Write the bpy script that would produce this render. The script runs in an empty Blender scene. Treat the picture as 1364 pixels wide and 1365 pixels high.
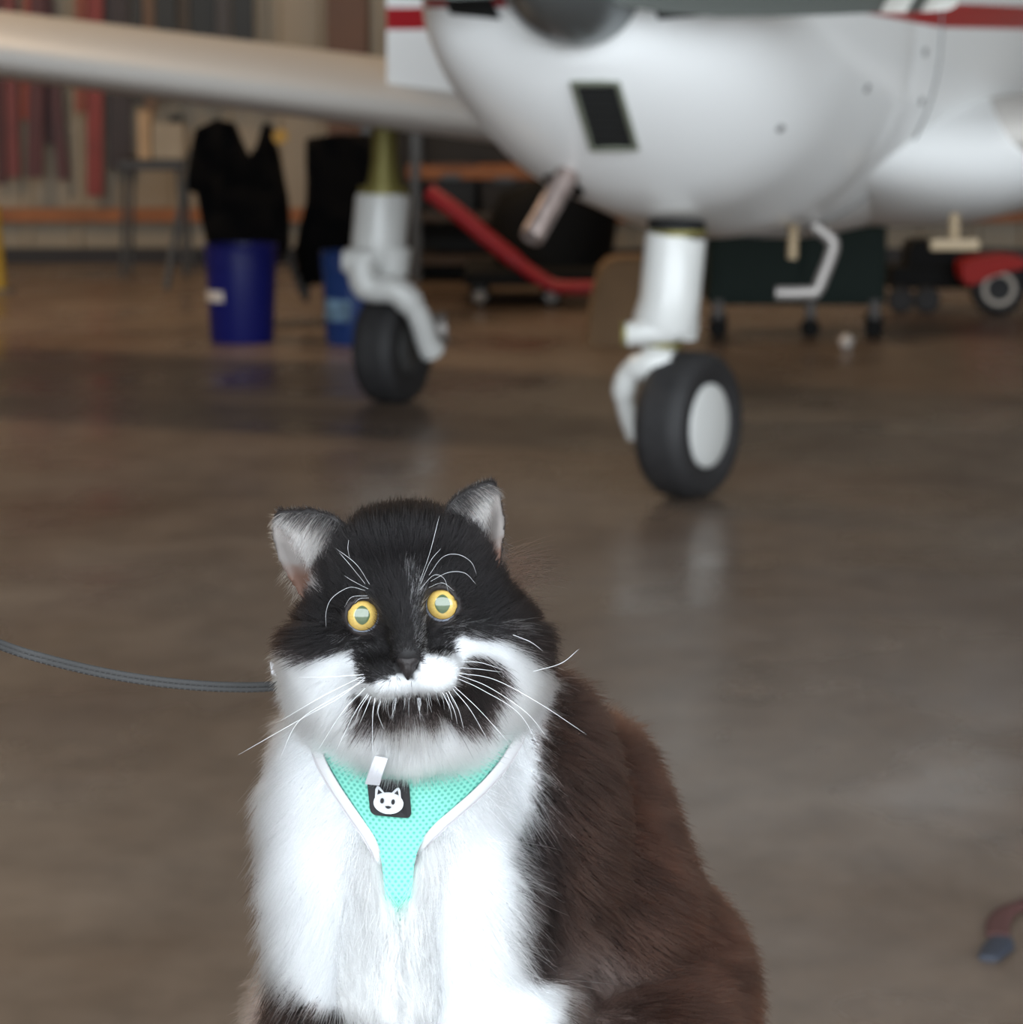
import bpy, bmesh, math, random
import numpy as np
from mathutils import Vector, Matrix
from mathutils.bvhtree import BVHTree

random.seed(7)
rng = np.random.default_rng(11)
scene = bpy.context.scene
COL = scene.collection

# ------------------------------------------------------------------ camera, world, lights, exposure
FPX, CX, CY = 3900.0, 682.0, 682.5
CAM_H = 1.30
PITCH = math.radians(9.06)
cam_data = bpy.data.cameras.new('camera')
cam = bpy.data.objects.new('camera', cam_data)
COL.objects.link(cam)
cam.location = (0, 0, CAM_H)
cam.rotation_euler = (math.pi / 2 - PITCH, 0, 0)
cam_data.sensor_width = 36.0
cam_data.lens = 36.0 * FPX / 1364.0
cam_data.clip_start = 0.05
cam_data.dof.use_dof = True
cam_data.dof.focus_distance = 1.505
cam_data.dof.aperture_fstop = 15.0
scene.camera = cam

scene.view_settings.view_transform = 'Standard'
scene.view_settings.look = 'None'
scene.view_settings.gamma = 1.0
scene.view_settings.use_curve_mapping = False
scene.view_settings.exposure = 0.0

world = bpy.data.worlds.new('sky')
scene.world = world
world.use_nodes = True
bg = world.node_tree.nodes['Background']
bg.inputs['Color'].default_value = (0.86, 0.94, 1.0, 1)
bg.inputs['Strength'].default_value = 6.8

def area_light(name, loc, rot, sx, sy, power, color, portal=False):
    ld = bpy.data.lights.new(name, 'AREA')
    ld.shape = 'RECTANGLE'
    ld.size, ld.size_y = sx, sy
    ld.energy = power
    ld.color = color
    lo = bpy.data.objects.new(name, ld)
    lo.location = loc
    lo.rotation_euler = rot
    COL.objects.link(lo)
    if portal:
        ld.cycles.is_portal = True
    return lo

OPEN_Y = -1.6          # the hangar's big open door, behind the camera
area_light('door_portal', (2.25, OPEN_Y, 3.15), (math.pi / 2, 0, 0), 15.5, 6.3, 1, (1, 1, 1), True)
area_light('hangar_lamp_warm', (-4, 12.5, 5.0), (0, 0, 0), 1.6, 0.5, 190, (1.0, 0.72, 0.45))
area_light('hangar_lamp_warm', (0.5, 15.8, 5.0), (0, 0, 0), 1.6, 0.5, 60, (1.0, 0.72, 0.45))

# ------------------------------------------------------------------ helpers
sp, cp = math.sin(PITCH), math.cos(PITCH)

def P(px, py, y):
    """point of the plane at distance y that stands at this place of the picture (measuring aid)"""
    u = (px - CX) / FPX
    v = (CY - py) / FPX
    dy = cp + v * sp
    dz = -sp + v * cp
    t = y / dy
    return (u * t, y, CAM_H + dz * t)

def G(px, py):
    """floor point"""
    u = (px - CX) / FPX
    v = (CY - py) / FPX
    dy = cp + v * sp
    dz = -sp + v * cp
    t = -CAM_H / dz
    return (u * t, dy * t, 0.0)

def proj(p):
    p = np.asarray(p, float)
    x, y, z = p[..., 0], p[..., 1], p[..., 2] - CAM_H
    f = y * cp - z * sp
    up = y * sp + z * cp
    return CX + FPX * x / f, CY - FPX * up / f

def V(*a):
    return np.array(a, float)

def merge(*gs):
    vs, fs, n = [], [], 0
    for v, f in gs:
        vs.extend([tuple(p) for p in v])
        fs.extend([tuple(i + n for i in q) for q in f])
        n += len(v)
    return vs, fs

def box(c, s, rz=0.0, ry=0.0, bevel=0.0):
    bm = bmesh.new()
    bmesh.ops.create_cube(bm, size=1.0)
    for v in bm.verts:
        v.co = Vector((v.co.x * s[0], v.co.y * s[1], v.co.z * s[2]))
    if bevel > 0:
        bmesh.ops.bevel(bm, geom=list(bm.edges), offset=bevel, segments=2, affect='EDGES', profile=0.6)
    M = Matrix.Translation(c) @ Matrix.Rotation(rz, 4, 'Z') @ Matrix.Rotation(ry, 4, 'Y')
    bm.verts.ensure_lookup_table()
    out = ([tuple(M @ v.co) for v in bm.verts], [tuple(v.index for v in f.verts) for f in bm.faces])
    bm.free()
    return out

def frame(d):
    d = np.asarray(d, float)
    d = d / (np.linalg.norm(d) + 1e-12)
    a = V(0, 0, 1) if abs(d[2]) < 0.9 else V(1, 0, 0)
    u = np.cross(a, d)
    u /= np.linalg.norm(u)
    return u, np.cross(d, u), d

def tube(path, radii, n=12, cap=True, flat=(1.0, 1.0), up=None):
    path = [np.asarray(p, float) for p in path]
    if np.isscalar(radii):
        radii = [radii] * len(path)
    vs, fs = [], []
    pu = None
    for i, p in enumerate(path):
        d = path[min(i + 1, len(path) - 1)] - path[max(i - 1, 0)]
        u, w, d = frame(d)
        if up is not None:
            u = np.cross(np.asarray(up, float), d)
            u /= np.linalg.norm(u) + 1e-9
            w = np.cross(d, u)
        elif pu is not None:
            u = pu - d * np.dot(pu, d)
            u /= np.linalg.norm(u) + 1e-9
            w = np.cross(d, u)
        pu = u
        for k in range(n):
            a = 2 * math.pi * k / n
            vs.append(tuple(p + radii[i] * (math.cos(a) * u * flat[0] + math.sin(a) * w * flat[1])))
    for i in range(len(path) - 1):
        for k in range(n):
            a, b = i * n + k, i * n + (k + 1) % n
            fs.append((a, b, b + n, a + n))
    if cap:
        fs.append(tuple(range(n - 1, -1, -1)))
        fs.append(tuple((len(path) - 1) * n + k for k in range(n)))
    return vs, fs

def lathe(o, axis, prof, n=32):
    """prof = [(along, radius)...]"""
    u, w, d = frame(axis)
    o = np.asarray(o, float)
    vs, fs = [], []
    for a, r in prof:
        r = max(r, 1e-5)
        for k in range(n):
            t = 2 * math.pi * k / n
            vs.append(tuple(o + d * a + r * (math.cos(t) * u + math.sin(t) * w)))
    for i in range(len(prof) - 1):
        for k in range(n):
            a, b = i * n + k, i * n + (k + 1) % n
            fs.append((a, b, b + n, a + n))
    fs.append(tuple(range(n - 1, -1, -1)))
    fs.append(tuple((len(prof) - 1) * n + k for k in range(n)))
    return vs, fs

def loft(rings, cap=True):
    n = len(rings[0])
    vs = [tuple(p) for r in rings for p in r]
    fs = []
    for i in range(len(rings) - 1):
        for k in range(n):
            a, b = i * n + k, i * n + (k + 1) % n
            fs.append((a, b, b + n, a + n))
    if cap:
        fs.append(tuple(range(n - 1, -1, -1)))
        fs.append(tuple((len(rings) - 1) * n + k for k in range(n)))
    return vs, fs

def slab(poly, thick):
    """closed polygon (3D points) pushed back by a vector"""
    n = len(poly)
    t = np.asarray(thick, float)
    vs = [tuple(p) for p in poly] + [tuple(np.asarray(p, float) + t) for p in poly]
    fs = [tuple(range(n)), tuple(range(2 * n - 1, n - 1, -1))]
    for k in range(n):
        b = (k + 1) % n
        fs.append((k, k + n, b + n, b))
    return vs, fs

def bez(pts, n):
    """smooth curve through points (Catmull-Rom)"""
    pts = [np.asarray(p, float) for p in pts]
    q = [2 * pts[0] - pts[1]] + pts + [2 * pts[-1] - pts[-2]]
    out = []
    m = len(pts) - 1
    for i in range(n):
        t = i / (n - 1) * m
        k = min(int(t), m - 1)
        t -= k
        a, b, c, d = q[k:k + 4]
        out.append(0.5 * (2 * b + (c - a) * t + (2 * a - 5 * b + 4 * c - d) * t * t + (3 * b - a - 3 * c + d) * t ** 3))
    return out

def world_loc(o):
    l = np.zeros(3)
    while o is not None:
        l = l + np.array(o.location)
        o = o.parent
    return l

def make(name, geom, mat, parent=None, smooth=True, angle=40, mats=None, midx=None, loc=None):
    v, f = geom
    v = np.asarray(v, float)
    base = world_loc(parent) if parent is not None else np.zeros(3)
    if loc is not None:
        base = np.asarray(loc, float)
    me = bpy.data.meshes.new(name)
    me.from_pydata([tuple(p) for p in (v - base)], [], f)
    me.update()
    for m in (mats or [mat]):
        me.materials.append(m)
    if midx is not None:
        me.polygons.foreach_set('material_index', np.asarray(midx, np.int32))
    bm = bmesh.new()
    bm.from_mesh(me)
    bmesh.ops.recalc_face_normals(bm, faces=bm.faces)
    bm.to_mesh(me)
    bm.free()
    if smooth:
        me.shade_smooth()
        if angle is not None:
            me.set_sharp_from_angle(angle=math.radians(angle))
    o = bpy.data.objects.new(name, me)
    COL.objects.link(o)
    if parent is not None:
        o.parent = parent
    elif loc is not None:
        o.location = loc
    return o

def thing(name, label, cat, loc, group=None):
    o = bpy.data.objects.new(name, None)
    o.empty_display_size = 0.05
    o.location = loc
    COL.objects.link(o)
    return tag(o, label, cat, group)

def tag(o, label, cat, group=None):
    o['label'] = label
    o['category'] = cat
    if group:
        o['group'] = group
    return o

def struct(name, geom, mat, label=None, **kw):
    o = make(name, geom, mat, **kw)
    o['kind'] = 'structure'
    if label:
        o['label'] = label
    return o

def mat(name, color, rough=0.5, metal=0.0, var=0.0, scale=8.0, bump=0.0, coat=0.0, spec=0.5, sheen=0.0):
    m = bpy.data.materials.new(name)
    m.use_nodes = True
    nt = m.node_tree
    b = nt.nodes['Principled BSDF']
    b.inputs['Base Color'].default_value = (*color, 1)
    b.inputs['Roughness'].default_value = rough
    b.inputs['Metallic'].default_value = metal
    b.inputs['Coat Weight'].default_value = coat
    b.inputs['Specular IOR Level'].default_value = spec
    b.inputs['Sheen Weight'].default_value = sheen
    if var > 0 or bump > 0:
        tc = nt.nodes.new('ShaderNodeTexCoord')
        nz = nt.nodes.new('ShaderNodeTexNoise')
        nz.inputs['Scale'].default_value = scale
        nz.inputs['Detail'].default_value = 4
        nt.links.new(tc.outputs['Object'], nz.inputs['Vector'])
        if var > 0:
            r = nt.nodes.new('ShaderNodeValToRGB')
            r.color_ramp.elements[0].position = 0.3
            r.color_ramp.elements[1].position = 0.7
            r.color_ramp.elements[0].color = (*[c * (1 - var) for c in color], 1)
            r.color_ramp.elements[1].color = (*[min(1, c * (1 + var)) for c in color], 1)
            nt.links.new(nz.outputs['Fac'], r.inputs['Fac'])
            nt.links.new(r.outputs['Color'], b.inputs['Base Color'])
        if bump > 0:
            bp = nt.nodes.new('ShaderNodeBump')
            bp.inputs['Strength'].default_value = bump
            bp.inputs['Distance'].default_value = 0.01
            nt.links.new(nz.outputs['Fac'], bp.inputs['Height'])
            nt.links.new(bp.outputs['Normal'], b.inputs['Normal'])
    return m

def srgb(r, g, b):
    f = lambda c: (c / 255 / 12.92) if c <= 10 else ((c / 255 + 0.055) / 1.055) ** 2.4
    return (f(r), f(g), f(b))

# ------------------------------------------------------------------ setting: floor, walls, ceiling
def floor_material():
    m = bpy.data.materials.new('sealed_concrete')
    m.use_nodes = True
    nt = m.node_tree
    N, L = nt.nodes.new, nt.links.new
    b = nt.nodes['Principled BSDF']
    tc = N('ShaderNodeTexCoord')
    mp = N('ShaderNodeMapping')
    mp.inputs['Scale'].default_value = (1.0, 0.8, 1)
    L(tc.outputs['Object'], mp.inputs['Vector'])
    n1 = N('ShaderNodeTexNoise'); n1.inputs['Scale'].default_value = 0.7; n1.inputs['Detail'].default_value = 6; n1.inputs['Roughness'].default_value = 0.6
    n2 = N('ShaderNodeTexNoise'); n2.inputs['Scale'].default_value = 7; n2.inputs['Detail'].default_value = 8; n2.inputs['Roughness'].default_value = 0.7
    n3 = N('ShaderNodeTexNoise'); n3.inputs['Scale'].default_value = 1.6; n3.inputs['Detail'].default_value = 5
    for n in (n1, n2, n3):
        L(mp.outputs['Vector'], n.inputs['Vector'])
    r1 = N('ShaderNodeValToRGB')
    r1.color_ramp.elements[0].position = 0.35; r1.color_ramp.elements[0].color = (0.120, 0.083, 0.060, 1)
    r1.color_ramp.elements[1].position = 0.68; r1.color_ramp.elements[1].color = (0.205, 0.163, 0.132, 1)
    L(n1.outputs['Fac'], r1.inputs['Fac'])
    r2 = N('ShaderNodeValToRGB')
    r2.color_ramp.elements[0].position = 0.3; r2.color_ramp.elements[0].color = (0.62, 0.62, 0.62, 1)
    r2.color_ramp.elements[1].position = 0.6; r2.color_ramp.elements[1].color = (1.05, 1.03, 1.0, 1)
    L(n2.outputs['Fac'], r2.inputs['Fac'])
    mx = N('ShaderNodeMixRGB'); mx.blend_type = 'MULTIPLY'; mx.inputs['Fac'].default_value = 0.75
    L(r1.outputs['Color'], mx.inputs['Color1']); L(r2.outputs['Color'], mx.inputs['Color2'])
    L(mx.outputs['Color'], b.inputs['Base Color'])
    r3 = N('ShaderNodeValToRGB')
    r3.color_ramp.elements[0].position = 0.35; r3.color_ramp.elements[0].color = (0.20, 0.20, 0.20, 1)
    r3.color_ramp.elements[1].position = 0.65; r3.color_ramp.elements[1].color = (0.42, 0.42, 0.42, 1)
    L(n3.outputs['Fac'], r3.inputs['Fac'])
    L(r3.outputs['Color'], b.inputs['Roughness'])
    bp = N('ShaderNodeBump'); bp.inputs['Strength'].default_value = 0.06; bp.inputs['Distance'].default_value = 0.02
    L(n3.outputs['Fac'], bp.inputs['Height']); L(bp.outputs['Normal'], b.inputs['Normal'])
    return m

WALL_Y, HX, HZ = 17.75, 11.0, 7.0
M_floor = floor_material()
M_apron = mat('apron_concrete', (0.22, 0.21, 0.20), 0.85, var=0.12, scale=2)
M_siding = mat('beige_siding', srgb(142, 128, 108), 0.55, var=0.06, scale=2.5)
M_ceiling = mat('ceiling_panel', (0.30, 0.27, 0.23), 0.7, var=0.08)
M_wood = mat('orange_timber', srgb(140, 84, 42), 0.6, var=0.2, scale=6)
M_darkbase = mat('dark_skirting', (0.012, 0.008, 0.008), 0.6)
M_post = mat('brown_post', srgb(92, 62, 44), 0.6, var=0.15, scale=5)

struct('floor', box((0, (WALL_Y + OPEN_Y) / 2, -0.1), (2 * HX, WALL_Y - OPEN_Y, 0.2)), M_floor, smooth=False,
       label='glossy brown sealed concrete hangar floor')
struct('trim_1', box((0, OPEN_Y - 20.05, -0.13), (120, 40, 0.2)), M_apron, smooth=False, label='pale concrete apron outside the hangar door')

def siding(x0, x1, z0, z1, y):
    """ribbed sheet metal wall, ribs 0.3 m apart"""
    xs, n = [], int(round((x1 - x0) / 0.3))
    pr = []
    for i in range(n):
        a = x0 + (x1 - x0) * i / n
        pr += [(a, 0), (a + 0.20, 0), (a + 0.215, 0.02), (a + 0.265, 0.02), (a + 0.28, 0)]
    pr.append((x1, 0))
    vs, fs = [], []
    for x, d in pr:
        vs += [(x, y - d, z0), (x, y - d, z1)]
    for i in range(len(pr) - 1):
        fs.append((2 * i, 2 * i + 2, 2 * i + 3, 2 * i + 1))
    return vs, fs

struct('wall_back', merge(siding(-HX, HX, 0, HZ, WALL_Y), box((0, WALL_Y + 0.1, HZ / 2), (2 * HX, 0.16, HZ))), M_siding, smooth=False,
       label='beige ribbed sheet metal back wall')
for sx, nm in ((-1, 'wall_left'), (1, 'wall_right')):
    struct(nm, box((sx * (HX + 0.1), (WALL_Y + OPEN_Y) / 2, HZ / 2), (0.2, WALL_Y - OPEN_Y, HZ)), M_siding, smooth=False)
struct('ceiling', box((0, (WALL_Y + OPEN_Y) / 2, HZ + 0.1), (2 * HX + 0.4, WALL_Y - OPEN_Y, 0.2)), M_ceiling, smooth=False)
struct('wall_front', merge(box((-8.3, OPEN_Y, HZ / 2), (5.6, 0.2, HZ)), box((10.55, OPEN_Y, HZ / 2), (1.1, 0.2, HZ)),
                           box((2.25, OPEN_Y, 6.65), (15.5, 0.2, 0.7))), M_siding, smooth=False)
zr = P(100, 287, WALL_Y - 0.06)[2]
struct('trim_2', box((0, WALL_Y - 0.055, zr), (2 * HX, 0.05, 0.085), bevel=0.004), M_wood, smooth=False,
       label='orange timber rail along the back wall')
struct('baseboard_back', box((0, WALL_Y - 0.06, 0.045), (2 * HX, 0.08, 0.09)), M_darkbase, smooth=False)
p0 = P(464, 50, WALL_Y - 0.1)
struct('trim_3', box((p0[0], WALL_Y - 0.11, HZ / 2), (0.24, 0.14, HZ), bevel=0.008), M_post, smooth=False,
       label='brown upright post on the back wall')

# ------------------------------------------------------------------ the aircraft
PSI = math.radians(23.0)
AX = V(math.sin(PSI), math.cos(PSI), 0)       # towards the tail
LX = V(math.cos(PSI), -math.sin(PSI), 0)      # towards the aircraft's own left
HUB = V(0.178, 7.77, 0)
HUB_Z = 1.47

def A(s, l, z):
    return HUB + AX * s + LX * l + V(0, 0, z)

def paint_material():
    m = mat('white_aircraft_paint', (0.87, 0.875, 0.875), 0.28, coat=0.25)
    nt = m.node_tree
    N, L = nt.nodes.new, nt.links.new
    tc = N('ShaderNodeTexCoord'); sx = N('ShaderNodeSeparateXYZ')
    L(tc.outputs['Object'], sx.inputs['Vector'])
    def cmp(op, val):
        n = N('ShaderNodeMath'); n.operation = op
        L(sx.outputs['Z'], n.inputs[0]); n.inputs[1].default_value = val
        return n
    dp = N('ShaderNodeVectorMath'); dp.operation = 'DOT_PRODUCT'
    L(tc.outputs['Object'], dp.inputs[0]); dp.inputs[1].default_value = tuple(AX)
    # the stripe narrows towards the nose
    nar = N('ShaderNodeMapRange')
    nar.inputs['From Min'].default_value = -1.5; nar.inputs['From Max'].default_value = -0.4
    nar.inputs['To Min'].default_value = 1.40; nar.inputs['To Max'].default_value = 1.352
    L(dp.outputs['Value'], nar.inputs['Value'])
    a, b_ = cmp('GREATER_THAN', 1.352), cmp('LESS_THAN', 1.425)
    L(nar.outputs['Result'], a.inputs[1])
    mu = N('ShaderNodeMath'); mu.operation = 'MULTIPLY'
    L(a.outputs[0], mu.inputs[0]); L(b_.outputs[0], mu.inputs[1])
    mx = N('ShaderNodeMixRGB')
    mx.inputs['Color1'].default_value = (0.87, 0.875, 0.875, 1)
    mx.inputs['Color2'].default_value = (0.36, 0.012, 0.02, 1)
    L(mu.outputs[0], mx.inputs['Fac'])
    L(mx.outputs['Color'], nt.nodes['Principled BSDF'].inputs['Base Color'])
    return m

M_paint = mat('white_cowl_paint', (0.87, 0.875, 0.875), 0.28, coat=0.25)
M_stripe = paint_material()
M_wing = mat('shaded_white_wing_paint', (0.53, 0.50, 0.47), 0.5)  # aircraft white with the wing's dimmer, warmer light put into the colour
M_darkhub = mat('dark_wheel_hub', (0.05, 0.05, 0.05), 0.5)
M_gearwhite = mat('white_gear_paint', (0.60, 0.60, 0.585), 0.32, coat=0.2)
M_rubber = mat('tyre_rubber', (0.016, 0.015, 0.016), 0.7, var=0.2, scale=30)
M_black = mat('dark_opening', (0.006, 0.006, 0.006), 0.8)
M_brass = mat('yellow_green_fitting', (0.20, 0.175, 0.05), 0.5, metal=0.4)
M_steel = mat('dull_exhaust_steel', (0.34, 0.27, 0.25), 0.42, metal=0.75, var=0.25, scale=25)
M_spinner = mat('polished_grey_spinner', (0.20, 0.215, 0.22), 0.30, metal=0.75)
M_blade = mat('grey_propeller_paint', (0.10, 0.108, 0.10), 0.42)
M_bandwhite = mat('white_blade_band', (0.75, 0.74, 0.70), 0.4)
M_seam = mat('panel_joint', (0.16, 0.16, 0.16), 0.6)
M_grille = mat('black_grille', (0.012, 0.013, 0.012), 0.55)
M_rim = mat('grey_green_vent_rim', (0.16, 0.17, 0.13), 0.5)
M_glass = mat('cabin_glass', (0.03, 0.035, 0.04), 0.08)
M_grey_metal = mat('grey_bracket_metal', (0.30, 0.275, 0.26), 0.4, metal=0.4)
M_tan = mat('tan_fitting', (0.30, 0.22, 0.13), 0.5)

air = thing('light_aircraft', 'white low-wing light aircraft with a red stripe, behind the cat', 'aircraft', tuple(A(1.8, 0, 0)))

def section(s, w, zb, zt, zm, n=64, pl=1.75, pu=2.4):
    r = []
    for k in range(n):
        t = 2 * math.pi * k / n
        c, q = math.cos(t), math.sin(t)
        p = pu if q >= 0 else pl
        x = w * math.copysign(abs(c) ** (2 / p), c)
        z = zm + (zt - zm if q >= 0 else zm - zb) * math.copysign(abs(q) ** (2 / p), q)
        r.append(A(s, x, z))
    return r

def lerp_rows(rows, ss):
    rows = np.array(rows, float)
    # smooth monotone-ish interpolation of the table
    out = []
    for s in ss:
        out.append([s] + [float(np.interp(s, rows[:, 0], rows[:, k])) for k in range(1, rows.shape[1])])
    return out

cowl_rows = [(0.0, 0.20, 1.265, 1.67, 1.47), (0.02, 0.33, 1.235, 1.70, 1.46), (0.05, 0.425, 1.19, 1.72, 1.45), (0.10, 0.49, 1.13, 1.73, 1.44),
             (0.17, 0.532, 1.06, 1.74, 1.43), (0.26, 0.558, 0.985, 1.74, 1.42), (0.36, 0.573, 0.915, 1.75, 1.41), (0.48, 0.584, 0.85, 1.75, 1.40),
             (0.60, 0.590, 0.822, 1.76, 1.39), (0.72, 0.594, 0.798, 1.76, 1.38), (0.86, 0.598, 0.765, 1.77, 1.37), (1.0, 0.60, 0.735, 1.77, 1.36),
             (1.08, 0.60, 0.737, 1.77, 1.36), (1.12, 0.598, 0.75, 1.77, 1.36)]
cowl_geom = loft([section(*r, pl=2.15) for r in cowl_rows])
cowl = make('cowling', cowl_geom, M_stripe, air, angle=60)

fus_rows = [(1.06, 0.590, 0.785, 1.765, 1.35), (1.2, 0.60, 0.75, 1.77, 1.345), (1.38, 0.605, 0.72, 1.78, 1.34), (1.7, 0.61, 0.69, 1.80, 1.33), (2.6, 0.61, 0.69, 1.80, 1.33),
            (3.4, 0.58, 0.79, 1.78, 1.33), (4.4, 0.44, 0.88, 1.70, 1.33), (5.6, 0.24, 1.04, 1.56, 1.32), (6.7, 0.07, 1.20, 1.46, 1.33)]
fus_geom = loft([section(*r, pl=2.1) for r in lerp_rows(fus_rows, np.linspace(1.06, 6.7, 34))])
fus = make('fuselage', fus_geom, M_stripe, air, angle=60)

cab_rows = [(1.75, 0.50, 1.70, 1.76, 1.72), (2.1, 0.54, 1.70, 1.98, 1.74), (2.5, 0.55, 1.70, 2.14, 1.76), (3.2, 0.53, 1.68, 2.16, 1.76),
            (3.9, 0.45, 1.66, 2.02, 1.74), (4.6, 0.34, 1.6, 1.74, 1.66)]
cabin = make('cabin_roof', loft([section(*r, pl=2.2, pu=2.8) for r in cab_rows]), M_stripe, air, angle=60)
make('windscreen', loft([[A(1.80, x, 1.79), A(1.80, x, 1.80), A(2.36, x * 0.92, 2.105), A(2.36, x * 0.92, 2.095)] for x in np.linspace(-0.47, 0.47, 7)]), M_glass, air)
for sg in (-1, 1):
    for a0, a1 in ((2.2, 2.75), (2.85, 3.4)):
        make('side_window', slab([A(a0 + 0.1, sg * 0.553, 1.80), A(a1, sg * 0.553, 1.80), A(a1 - 0.08, sg * 0.545, 2.03), A(a0 + 0.2, sg * 0.545, 2.03)], LX * sg * 0.012), M_glass, air)

# tail
fin = [A(5.6, 0, 1.5), A(6.35, 0, 2.35), A(6.85, 0, 2.35), A(6.8, 0, 1.35)]
make('tail_fin', slab([p + LX * 0.035 for p in fin], -LX * 0.07), M_stripe, air, smooth=False)
make('stabilator', slab([A(6.25, -1.5, 1.40), A(6.25, 1.5, 1.40), A(6.95, 1.5, 1.40), A(6.95, -1.5, 1.40)], V(0, 0, 0.06)), M_stripe, air, smooth=False)

# wings
def airfoil(chord, t=0.15, m=0.02, p=0.4, n=28):
    xs = 0.5 * (1 - np.cos(np.linspace(0, math.pi, n)))
    yt = 5 * t * (0.2969 * np.sqrt(xs) - 0.126 * xs - 0.3516 * xs ** 2 + 0.2843 * xs ** 3 - 0.1036 * xs ** 4)
    yc = np.where(xs < p, m / p ** 2 * (2 * p * xs - xs ** 2), m / (1 - p) ** 2 * (1 - 2 * p + 2 * p * xs - xs ** 2))
    up = [(x, c + y) for x, c, y in zip(xs, yc, yt)]
    lo = [(x, c - y) for x, c, y in zip(xs, yc, yt)]
    pts = up[::-1] + lo[1:-1]
    return [(x * chord, z * chord) for x, z in pts]

def wing(sg):
    rings = []
    # distance from the centre, end taper, leading edge, thickness factor, drop
    for l, k, le, kt, dz in ((0.40, 1, 1.80, 1, 0), (0.58, 1, 1.80, 1, 0), (1.2, 1, 1.80, 1.0, 0), (2.0, 1, 1.80, 1, 0),
                          (3.0, 1, 1.80, 1, 0), (4.0, 1, 1.80, 1, 0), (4.5, 1, 1.80, 1, 0), (4.60, 0.9, 1.80, 1, 0), (4.66, 0.55, 1.80, 1, 0)):
        zz = 1.0 + 0.107 * (l - 0.58) + dz
        inc = math.radians(2.0)
        ring = []
        chord = 3.40 - le
        for x, z in airfoil(1.0):
            z = ((z - 0.0125) * k * kt + 0.0125) * 1.6
            xx = chord * (0.5 + (x - 0.5) * (1 if k == 1 else 0.5 + 0.5 * k))
            ring.append(A(le + xx * math.cos(inc) + z * math.sin(inc), sg * l, zz + z * math.cos(inc) - (xx - 0.2) * math.sin(inc)))
        rings.append(ring)
    return loft(rings)

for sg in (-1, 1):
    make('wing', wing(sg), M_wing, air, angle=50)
# smooth bulge that carries the wing root into the fuselage side
for sg in (-1, 1):
    fr = []
    for s_ in np.linspace(0.85, 3.3, 26):
        q = min(1, max(0, (s_ - 0.85) / 1.3)); q = q * q * (3 - 2 * q)
        r_out = 0.10 + (0.44 if sg > 0 else 0.36) * q
        zc = 1.0 - 0.06 * q
        rz_ = 0.08 + 0.145 * q
        fr.append([A(s_, sg * (0.28 + r_out * math.copysign(abs(math.cos(t)) ** 0.85, math.cos(t))), zc + rz_ * math.sin(t)) for t in np.linspace(0, 2 * math.pi, 41)[:-1]])
    make('wing_root_fairing', loft(fr), M_paint, air, angle=60)

# open cabin door standing out over the right wing
hy = V(0.385, 9.74, 0)
dd = -LX
door_poly = [hy + V(0, 0, 1.10), hy + dd * 0.87 + V(0, 0, 1.10), hy + dd * 0.87 + V(0, 0, 1.80), hy + dd * 0.70 + V(0, 0, 2.1), hy + V(0, 0, 2.1)]
door = make('cabin_door', slab([p - AX * 0.02 for p in door_poly], AX * 0.045), M_stripe, air, smooth=False)
door['label'] = 'open cabin door seen above the wing'

# joint between cowling and fuselage
ring = [p for p in section(1.385, 0.6065, 0.719, 1.78, 1.34, pl=2.1)]
make('panel_joint', tube(ring + ring[:2], 0.0035, 6), M_seam, air)

cv, cf = merge(cowl_geom, fus_geom)
cowl_bvh = BVHTree.FromPolygons([Vector(p) for p in cv], [list(f) for f in cf])

def hit(px, py, off=0.0):
    """place on the cowling skin, moved out along its normal"""
    a = Vector((0, 0, CAM_H))
    d = (Vector(P(px, py, 8.0)) - a).normalized()
    loc, nor, i, t = cowl_bvh.ray_cast(a, d)
    if loc is None:
        loc = Vector(P(px, py, 8.4)); nor = -d
    if nor.dot(d) > 0:
        nor = -nor
    return np.array(loc + nor * off)

def skin_patch(pts, off, depth=0.03, sub=5):
    """plate following the skin: an outline given by its corners"""
    pts = [np.array(p, float) for p in pts]
    a, b, c, d = pts
    vs, fs = [], []
    for i in range(sub + 1):
        for j in range(sub + 1):
            u, v = i / sub, j / sub
            q = a * (1 - u) * (1 - v) + b * u * (1 - v) + c * u * v + d * (1 - u) * v
            vs.append(tuple(hit(q[0], q[1], off)))
    n = len(vs)
    for i in range(sub + 1):
        for j in range(sub + 1):
            u, v = i / sub, j / sub
            q = a * (1 - u) * (1 - v) + b * u * (1 - v) + c * u * v + d * (1 - u) * v
            vs.append(tuple(hit(q[0], q[1], off - depth)))
    w = sub + 1
    for i in range(sub):
        for j in range(sub):
            k = i * w + j
            fs.append((k, k + 1, k + 1 + w, k + w))
            fs.append((n + k, n + k + w, n + k + 1 + w, n + k + 1))
    edge = [i * w for i in range(w)] + [sub * w + j for j in range(1, w)] + [i * w + sub for i in range(sub - 1, -1, -1)] + [j for j in range(sub - 1, 0, -1)]
    for k in range(len(edge)):
        x, y = edge[k], edge[(k + 1) % len(edge)]
        fs.append((x, y, y + n, x + n))
    return vs, fs

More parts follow.
